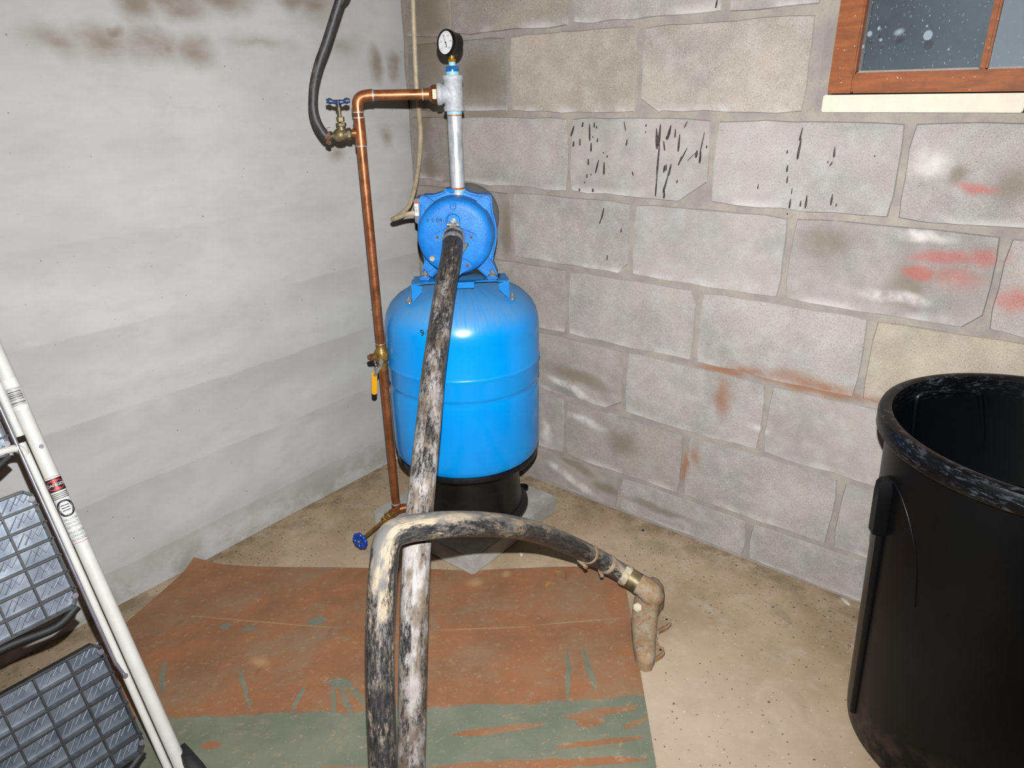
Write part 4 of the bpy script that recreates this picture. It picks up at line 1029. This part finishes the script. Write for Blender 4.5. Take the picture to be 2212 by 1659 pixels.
h2 = [(829, 1675, 1.10), (826, 1600, 1.092), (822, 1480, 1.085), (821, 1370, 1.082), (825, 1270, 1.085), (829, 1215, 1.092), (834, 1178, 1.10), (850, 1153, 1.11), (880, 1143, 1.125), (915, 1138, 1.14), (960, 1133, 1.165), (1026, 1132, 1.225), (1096, 1137, 1.33), (1166, 1152, 1.47), (1237, 1180, 1.60), (1290, 1205, 1.685), (1325, 1226, 1.71), (1348, 1240, 1.712)]
pts2 = [at_depth(*q) for q in h2]
l = pts2[0]; pre = [Vector((l.x+.27, l.y-.31, .029)), Vector((l.x+.14, l.y-.19, .029)), Vector((l.x+.05, l.y-.075, .032)), l+Vector((.012, -.018, -.055))]
pts2 = pre+pts2
hose2 = thing('spare_poly_pipe', 'muddy black poly pipe kinked over and arching to the floor', 'pipe', (l.x, l.y, 0))
bm = BM(); tube(bm, pts2, .0226, 28, 8); part('pipe', bm, 'hose2', hose2, sharp=60)
cpath_ = catmull(pts2, 8); nC = len(cpath_)
clampat(nC-20, .0236, hose2, 'rusty', -ZUP+RD*-.2, 'rusty', .004); clampat(nC-12, .0234, hose2, 'rusty', -ZUP*.8-RD*.4, 'rusty', .005)
# worn cast end on the floor
en, ed = pts2[-1], (pts2[-1]-pts2[-2]).normalized()
ed = (at_depth(1385, 1264, 1.70)-en).normalized()
castg = thing('foot_valve', 'rusty cast iron pump fitting lying on the floor at the spare pipe end', 'fitting', on_floor(1400, 1380))
bm = BM(); lathe(bm, [(.0, -.004), (.0250, -.004), (.0268, 0), (.0268, .012), (.0245, .015), (.0, .015)], frame_of(en, ed), 8); part('hex_collar', bm, 'muddy', castg, 'pale hexagonal collar')
bm = BM(); cyl(bm, en+ed*.012, en+ed*.050, .0245, 28, r2=.0255, cham=.002); part('coupling', bm, 'oldbrass', castg, 'dull brass coupling')
bo = [(1409, 1240), (1424, 1247), (1434, 1262), (1437, 1280), (1431, 1298), (1423, 1312), (1421, 1335), (1420, 1358), (1418, 1382), (1417, 1402), (1410, 1416), (1396, 1419), (1380, 1411), (1373, 1395), (1369, 1370), (1366, 1340), (1365, 1318), (1369, 1290), (1376, 1268), (1392, 1248)]
bm = BM(); rows = []
lv_ = ((.0, 0.0), (.02, 0.0), (.040, .0), (.052, .16), (.060, .42), (.063, .75))
cb = [on_floor(x, y, .045) for x, y in bo]; cc_ = sum(cb, Vector())/len(cb); n_ = len(cb)
def spine(p):                                   # nearest place on the long axis of the casting
    a, b = on_floor(1412, 1275, .045), on_floor(1395, 1395, .045); d = b-a; t = max(0, min(1, (p-a).dot(d)/d.dot(d))); return a+d*t
for z, k in lv_:
    row = []
    for p in cb:
        c = spine(p); q = p.lerp(c, k); hf = 1.0-.35*max(0, min(1, (p-on_floor(1412, 1275, .045)).length/.16))
        row.append(bm.verts.new((q.x, q.y, z*(hf if z > .02 else 1))))
    rows.append(row)
for a, b in zip(rows, rows[1:]):
    for i in range(n_): bm.faces.new((a[i], a[(i+1) % n_], b[(i+1) % n_], b[i]))
bm.faces.new(rows[0]); bm.faces.new(rows[-1])
bml = BM(); tube(bml, [en+ed*.040, en+ed*.060, en+ed*.078-ZUP*.006, on_floor(1410, 1290, .034)], [.026, .0285, .030, .028], 24, 6); join(bm, bml)
part('casting', bm, 'rusty', castg, sharp=70)
bm = BM()
fo = [(1366, 1330), (1371, 1395), (1376, 1415), (1397, 1427), (1414, 1424), (1432, 1413), (1437, 1406), (1434, 1396), (1425, 1392), (1422, 1380), (1424, 1362), (1444, 1352), (1451, 1344), (1450, 1333), (1440, 1322), (1428, 1313), (1412, 1312)]
prism(bm, [tuple(on_floor(x, y, .012)[:2]) for x, y in fo], 0.0, .013, None, bev=.004); fb = part('flange_base', bm, 'rusty', castg, sharp=50)
for x, y in ((1440, 1338), (1427, 1404)):
    q = on_floor(x, y, .013); bm = BM(); cyl(bm, q-ZUP*.0005, q+ZUP*.0006, .0030, 12); part('bolt_hole', bm, 'ink', fb)
bm = BM(); pp = on_floor(1377, 1312, .050); nn = (CAM-pp).normalized(); hexn(bm, pp-nn*.012, pp+nn*.004, .0115); part('plug', bm, 'muddy', castg, 'pale hex plug')

# ------------------------------------------------------------------ the painted sheet on the floor
bm = BM(); NU, NV = 60, 50; uvl = bm.loops.layers.uv.verify()
topy = {}
def edge_top(u):
    xs = [(0, 0), (.25, .002), (.36, .004), (.52, .010), (.60, .016), (.66, .020), (.71, .012), (.85, .004), (1, 0)]
    for (a, b), (c, d) in zip(xs, xs[1:]):
        if a <= u <= c: return b+(d-b)*(u-a)/(c-a)
    return 0
def mpt(u, v):
    q = MTL*(1-u)*(1-v)+MTR*u*(1-v)+MBR*u*v+MBL*(1-u)*v
    return q
grid = []
for i in range(NU+1):
    col = []
    for j in range(NV+1):
        u, v = i/NU, j/NV; e = edge_top(u)*(1-v)**6
        q = mpt(u, v+e)
        z = 0.0035 + 0.004*max(0, mnoise.noise(Vector((u*4, v*4, .3)))) + 0.012*math.exp(-((u)/.10)**2)*math.exp(-(v/.22)**2)
        if u < .06 and v < .05: z += .02*(1-u/.06)*(1-v/.05)
        z += 0.0008*mnoise.noise(Vector((u*18, v*18, 2)))
        q.z = z; q.x = max(q.x, .012); col.append(q)
    grid.append(col)
tv = [[bm.verts.new(q) for q in c] for c in grid]; bv_ = [[bm.verts.new((q.x, q.y, max(.0008, q.z-.0022))) for q in c] for c in grid]
def quad(a, ij):
    f = bm.faces.new(a)
    for lp, (i, j) in zip(f.loops, ij): lp[uvl].uv = (i/NU, j/NV)
for i in range(NU):
    for j in range(NV):
        ij = [(i, j), (i+1, j), (i+1, j+1), (i, j+1)]
        quad([tv[a][b] for a, b in ij], ij); quad([bv_[a][b] for a, b in ij[::-1]], ij[::-1])
for i in range(NU):
    for j in (0, NV): quad([tv[i][j], tv[i+1][j], bv_[i+1][j], bv_[i][j]], [(i, j), (i+1, j), (i+1, j), (i, j)])
for j in range(NV):
    for i in (0, NU): quad([tv[i][j], tv[i][j+1], bv_[i][j+1], bv_[i][j]], [(i, j), (i, j+1), (i, j+1), (i, j)])
solo('floor_sheet', bm, 'mat', 'worn brown sheet with flaking green paint lying on the floor', 'floor mat', sharp=60)

# ------------------------------------------------------------------ black barrel
BX, BY, RT, BH, RB = 1.754, -0.300, 0.257, 0.684, 0.203
BMX = Matrix.Translation((BX, BY, 0))
barrel = thing('trash_barrel', 'large open black plastic trash barrel by the block wall', 'barrel', (BX, BY, 0))
rw = lambda z: RB+(0.240-RB)*z/BH
bm = BM(); lathe(bm, [(0, .012), (RB-.03, .012), (RB-.025, 0), (RB-.008, 0), (RB, .012), (RB+.002, .03), (rw(.30), .30), (rw(.60), .60), (.2405, BH-.012), (.236, BH-.012), (rw(.60)-.004, .60), (rw(.05)-.005, .05), (RB-.02, .022), (0, .022)], BMX, 96)
part('body', bm, 'barrel', barrel, sharp=40)
bm = BM(); lathe(bm, [(.234, BH-.010), (.236, BH-.002), (.2405, BH), (.249, BH), (.2545, BH-.003), (RT, BH-.010), (RT-.001, BH-.032), (RT-.004, BH-.036), (RT-.007, BH-.036), (.2425, BH-.014), (.238, BH-.014)], BMX, 96, True)
part('rim', bm, 'barrel', barrel, 'scuffed rolled rim', sharp=40)
bm = BM(); lathe(bm, [(rw(.46)-.004, .455), (rw(.46)-.011, .457), (rw(.46)-.012, .463), (rw(.46)-.004, .466)], BMX, 96, True); part('inner_ledge', bm, 'barrel', barrel)
din = lambda x, y: on_drum(x, y, BX, BY, .2335, True)
bm = BM(); tube(bm, [din(x, y) for x, y in ((1962, 1010), (1968, 950), (1975, 900), (1981, 862), (1990, 851), (2020, 847), (2060, 845), (2100, 845), (2112, 849), (2118, 862), (2121, 900), (2124, 960), (2126, 1020))], .0055, 10, 5); part('inner_ridge', bm, 'barrel', barrel, 'moulded ridge of the inner handle panel')
# outer grip on the left flank
def skin(x, y, up=0.0):
    p = on_drum(x, y, BX, BY, .232); n_ = Vector((p.x-BX, p.y-BY, 0)).normalized(); r = rw(p.z)+up
    return Vector((BX, BY, p.z)) + n_*r
ag = math.atan2(skin(1912, 1100).y-BY, skin(1912, 1100).x-BX)
def onb(da, z, up): a = ag+da; r = rw(z)+up; return Vector((BX+r*math.cos(a), BY+r*math.sin(a), z))
for base in (0.0, math.pi):
    bm = BM(); zt_, zb_ = .585, .475
    outer = []
    for up, da, dz in ((-.004, .060, .0), (.014, .052, -.004), (.020, .040, -.010)):
        outer.append([onb(base+sx*da, z, up) for sx, z in ((-1, zb_), (-1, (zt_+zb_)/2), (-1, zt_-.02+dz), (-.6, zt_+dz), (.6, zt_+dz), (1, zt_-.02+dz), (1, (zt_+zb_)/2), (1, zb_))])
    rows = [[bm.verts.new(p) for p in r] for r in outer]
    for a, b in zip(rows, rows[1:]):
        for i in range(len(a)-1): bm.faces.new((a[i], a[i+1], b[i+1], b[i]))
    bm.faces.new(rows[-1]); bm.faces.new([rows[0][0], rows[1][0], rows[2][0], rows[2][-1], rows[1][-1], rows[0][-1]])
    gr_ = part('side_grip', bm, 'barrel', barrel, 'moulded side grip', sharp=50)
    bm = BM(); tube(bm, [onb(base, .49, .002), onb(base, .30, .001), onb(base, .05, .0)], .008, 10, 4); part('grip_rib', bm, 'barrel', barrel)
    bm = BM(); tube(bm, [onb(base+.06, .585, .0), onb(base+.16, .575, .0), onb(base+.30, .54, 0), onb(base+.42, .48, 0), onb(base+.48, .40, 0)], .0016, 8, 5); part('mould_line', bm, 'barrel', barrel)

# ------------------------------------------------------------------ step ladder leaning on the left wall
LO = Vector((0.545, -1.275, 0.0)); LT = Vector((-.391, 0, .92)).normalized(); LN = Vector((LT.z, 0, -LT.x)); LS = Vector((0, -1, 0))
lad = thing('step_ladder', 'folded white step ladder with black plastic treads leaning on the left wall', 'ladder', (0.6215, -1.291, 0.0))
LSC = 0.954
LF = Vector((0.6215, -1.291, 0.0)); LU = Vector((0.598, -1.291, 0.055))     # foot on the floor, zero mark of the rail
LP = lambda s, t, n=0.0: LU+LS*(s*LSC)+LT*(t*LSC)+LN*(n*LSC)
LW, RR = 0.42, 0.0122
for s in (0.003, LW-.003):
    bm = BM(); e = 1 if s < .2 else -1
    tube(bm, [LP(s, -.048), LP(s, .30), LP(s, .60), LP(s, .90), LP(s, 1.44), LP(s+e*.01, 1.495), LP(s+e*.035, 1.525), LP(LW/2, 1.535)], RR, 20, 4)
    rail = part('rail', bm, 'lwhite', lad)
    bm = BM(); fy = LF.y-LS.y*0-(s*LSC)+e*.0135; w0 = .0135
    rows = []
    for z, x0, x1, w in ((0.0, -.016, .080, w0), (.010, -.020, .084, w0+.001), (.026, -.026, .064, w0), (.044, -.030, .030, w0-.001), (.058, -.034, .002, w0-.004)):
        xo = LF.x
        rows.append([bm.verts.new((xo+x0, fy-w, z)), bm.verts.new((xo+x1-.008, fy-w, z)), bm.verts.new((xo+x1, fy-w*.4, z)), bm.verts.new((xo+x1, fy+w*.4, z)), bm.verts.new((xo+x1-.008, fy+w, z)), bm.verts.new((xo+x0, fy+w, z))])
    bm.faces.new(rows[0]); bm.faces.new(rows[-1])
    for a, b in zip(rows, rows[1:]):
        for i in range(6): bm.faces.new((a[i], a[(i+1) % 6], b[(i+1) % 6], b[i]))
    part('rubber_foot', bm, 'rubber', lad, 'black rubber foot', sharp=50)
    i_ = .0235 if s < .2 else LW-.0235
    bm = BM(); tube(bm, [LP(i_, -.03, -.006), LP(i_, .62, -.006), LP(i_+e*.003, .655, -.003), LP(i_+e*.012, .671, 0), LP(i_+e*.05, .674, .002), LP(LW/2, .674, .002)], .0068, 14, 6); part('rear_frame', bm, 'lwhite', lad)
    bm = BM(); tube(bm, [LP(i_-e*.002, .69, -.004), LP(i_-e*.002, 1.10, -.004)], .0066, 14); part('upper_tube', bm, 'lwhite', lad)
    bm = BM(); j_ = .0335 if s < .2 else LW-.0335
    tube(bm, [LP(j_-e*.006, .195, .004), LP(j_-e*.001, .225, .004), LP(j_, .26, .004), LP(j_, .60, .004), LP(j_, .95, .004)], .0032, 10, 4); part('link_bar', bm, 'silver', lad)
    bm = BM(); part('rivet', cyl(bm, LP(s-e*.001, .66, RR-.002), LP(s-e*.001, .66, RR+.002), .004, 12), 'silver', lad); bm = BM(); cyl(bm, LP(j_-e*.0056, .197, .002), LP(j_-e*.0056, .197, .010), .0045, 12); part('rivet', bm, 'silver', lad)
# treads
for ti, t0 in enumerate((.046, .360, .664)):
    t1 = t0+.236; s0, s1 = .042, LW-.042; zt_ = -.006
    tr = None
    bm = BM()
    o = [(s0+.012, t0), (s1-.012, t0), (s1, t0+.018), (s1, t1-.012), (s1-.012, t1), (s0+.012, t1), (s0, t1-.012), (s0, t0+.018)]
    lm = Matrix(((LS.x*LSC, LT.x*LSC, LN.x*LSC, LU.x), (LS.y*LSC, LT.y*LSC, LN.y*LSC, LU.y), (LS.z*LSC, LT.z*LSC, LN.z*LSC, LU.z), (0, 0, 0, 1)))
    prism(bm, o, zt_-.010, zt_-.006, lm)
    tr = part('tread', bm, 'tread', lad, 'dark plastic tread with ribbed grid underside')
    # rim
    bm = BM(); ring_ = o+[o[0]]
    for (a, b), (c, d) in zip(ring_, ring_[1:]):
        dx, dy = c-a, d-b; L_ = math.hypot(dx, dy); nx2, ny2 = -dy/L_*.004, dx/L_*.004
        prism(bm, [(a, b), (c, d), (c+nx2, d+ny2), (a+nx2, b+ny2)], zt_-.008, zt_+.012, lm)
    part('rim', bm, 'rib', tr)
    bm = BM()      # curved nose lip below
    tube(bm, [LP(s0+.008, t0-.002, -.006), LP(s0+.05, t0-.018, -.004), LP(s0+.12, t0-.010, -.006), LP(s1-.12, t0-.010, -.006), LP(s1-.05, t0-.018, -.004), LP(s1-.008, t0-.002, -.006)], .009, 10, 5); part('nose', bm, 'rubber', tr)
    nc, nr = 6, 7
    for i in range(1, nr):
        t = t0+(t1-t0)*i/nr; bm = BM(); box(bm, (s0-.002, t-.0017, zt_-.007), (s1+.002, t+.0017, zt_+.012), lm); part('rib', bm, 'rib', tr)
    for i in range(1, nc):
        s = s0+(s1-s0)*i/nc; bm = BM(); box(bm, (s-.0016, t0+.004, zt_-.007), (s+.0016, t1-.004, zt_+.007), lm); part('rib', bm, 'rib', tr)
    bm = BM()      # chevrons pressed into the cells
    cw, chh = (s1-s0)/nc, (t1-t0)/nr
    for i in range(nc):
        for j in range(nr):
            sx, ty = s0+cw*i, t0+chh*j
            for k_ in (-.004, .008):
                pl = [(sx+.050-k_-x_, ty+y_) for x_, y_ in ((.002, .006), (.020, .027), (.026, .012), (.042, .028))]
                tube(bm, [lm @ Vector((a, b, zt_-.0062)) for a, b in pl], .0014, 6)
    part('chevrons', bm, 'chev', tr, kind='stuff')
    for s in (s0, s1):
        for t in (t0+.02, t1-.02):
            e = -1 if s < .2 else 1; bm = BM(); cyl(bm, LP(s-e*.006, t, zt_+.011), LP(s-e*.006, t, zt_+.016), .0050, 12); part('rivet', bm, 'silver', tr)
# stickers wrapped on the rail that shows
view = (CAM-LP(.003, .55)).normalized(); view = (view-LT*view.dot(LT)).normalized(); acr = LT.cross(view).normalized()
if acr.dot(CR) < 0: acr = -acr
def wrap(x, t, lift=.0004):
    a = x/RR; return LP(.003, t)+view*math.cos(a)*(RR+lift)+acr*math.sin(a)*(RR+lift)
def patch(x0, x1, t0, t1, lift=.0004, n=10, m=1):
    b = BM(); g_ = [[b.verts.new(wrap(x0+(x1-x0)*i/n, t0+(t1-t0)*j/m, lift)) for j in range(m+1)] for i in range(n+1)]
    for i in range(n):
        for j in range(m): b.faces.new((g_[i][j], g_[i+1][j], g_[i+1][j+1], g_[i][j+1]))
    return b
def oval(cx, ct, rx, rt2, lift, n=28, hole=0.0):
    b = BM(); out_ = [b.verts.new(wrap(cx+rx*math.cos(2*math.pi*i/n), ct+rt2*math.sin(2*math.pi*i/n), lift)) for i in range(n)]
    if hole:
        inn = [b.verts.new(wrap(cx+rx*hole*math.cos(2*math.pi*i/n), ct+rt2*hole*math.sin(2*math.pi*i/n), lift)) for i in range(n)]
        for i in range(n): b.faces.new((out_[i], out_[(i+1) % n], inn[(i+1) % n], inn[i]))
    else: 
        c = b.verts.new(wrap(cx, ct, lift))
        for i in range(n): b.faces.new((out_[i], out_[(i+1) % n], c))
    return b
hw = .019
bar = part('barcode_sticker', patch(-hw, hw, .735, .794), 'white', lad, 'white barcode sticker')
bm = BM(); t = .744; r2 = random.Random(3)
while t < .776:
    w_ = r2.choice((.0005, .0008, .0013, .0018)); join(bm, patch(-.012, .011, t, t+w_, .0008)); t += w_+r2.choice((.0006, .0010, .0014))
part('bars', bm, 'print', bar)
wl_ = part('warning_sticker', patch(-hw, hw, .465, .602), 'white', lad, 'white electrical warning sticker')
part('danger_panel', patch(-.0165, .0165, .572, .597, .0008), 'ink', wl_)
part('danger_oval', oval(0, .5845, .0150, .0105, .0012), 'red', wl_, 'red oval')
part('lettering', text_bm('DANGER', .0075, lambda x, y: wrap(x, .5845+y, .0016), .9), 'white', wl_)
for i in range(4): part('fine_print', patch(-.0155, .0155, .5575+i*.0033, .5590+i*.0033, .0008), 'print', wl_)
part('hazard_disc', oval(0, .5375, .0150, .0165, .0008, hole=.80), 'ink', wl_)
bm = BM(); dvv = [(0, .0135), (.012, 0), (0, -.0135), (-.012, 0)]
for (a, b), (c, d) in zip(dvv, dvv[1:]+dvv[:1]):
    q = [(a, b), (c, d), (c*1.28, d*1.0+0), (a*1.28, b*1.0)]
    mid2 = ((a+c)/2*1.45, (b+d)/2*1.45); vs_ = [bm.verts.new(wrap(x*.98, .5375+y*.98, .0010)) for x, y in ((a, b), (c, d), mid2)]; bm.faces.new(vs_)
for y in (-.004, .001, .006): join(bm, patch(-.006, .006, .5375+y-.0009, .5375+y+.0009, .0010))
part('hazard_mark', bm, 'ink', wl_)
for i, s in enumerate(('THIS LADDER', 'CONDUCTS', 'ELECTRICITY', 'ESTA ESCALERA', 'CONDUCE', 'ELECTRICIDAD')):
    tt = .5155-.0076*i-(.003 if i > 2 else 0)
    part('lettering', text_bm(s, .0066, lambda x, y, tt=tt: wrap(x*.64, tt+y, .0009), .95), 'print', wl_)
part('red_line', patch(-hw, hw, .4675, .4685, .0008), 'red', wl_); part('red_line', patch(-hw, hw, .5995, .6005, .0008), 'red', wl_)

# ------------------------------------------------------------------ bits on the floor
def chip(name, x, y, a, b, h, mat, label, cat, rot=0.0):
    p = on_floor(x, y, 0.0); r3 = random.Random(int(x)); bm = BM(); o = []
    for i in range(9):
        t = 2*math.pi*i/9; k = 1+r3.uniform(-.2, .2); u, v = a*math.cos(t)*k, b*math.sin(t)*k
        o.append((p.x+u*math.cos(rot)-v*math.sin(rot), p.y+u*math.sin(rot)+v*math.cos(rot)))
    prism(bm, o, 0.0, h, bev=h*.4); solo(name, bm, mat, label, cat)
chip('pebble', 1126, 1199, .006, .005, .006, 'ivory', 'white pebble on the floor beside the paver corner', 'pebble')
chip('paint_chip', 1826, 1300, .014, .005, .003, 'ivory', 'cream paint chip on the floor next to the barrel', 'paint chip', -.6)
chip('beetle', 1389, 1146, .0045, .003, .003, 'black', 'small dark beetle on the floor near the block wall', 'insect', .4)

for o in list(bpy.data.objects):
    if '_w' in o: del o['_w']
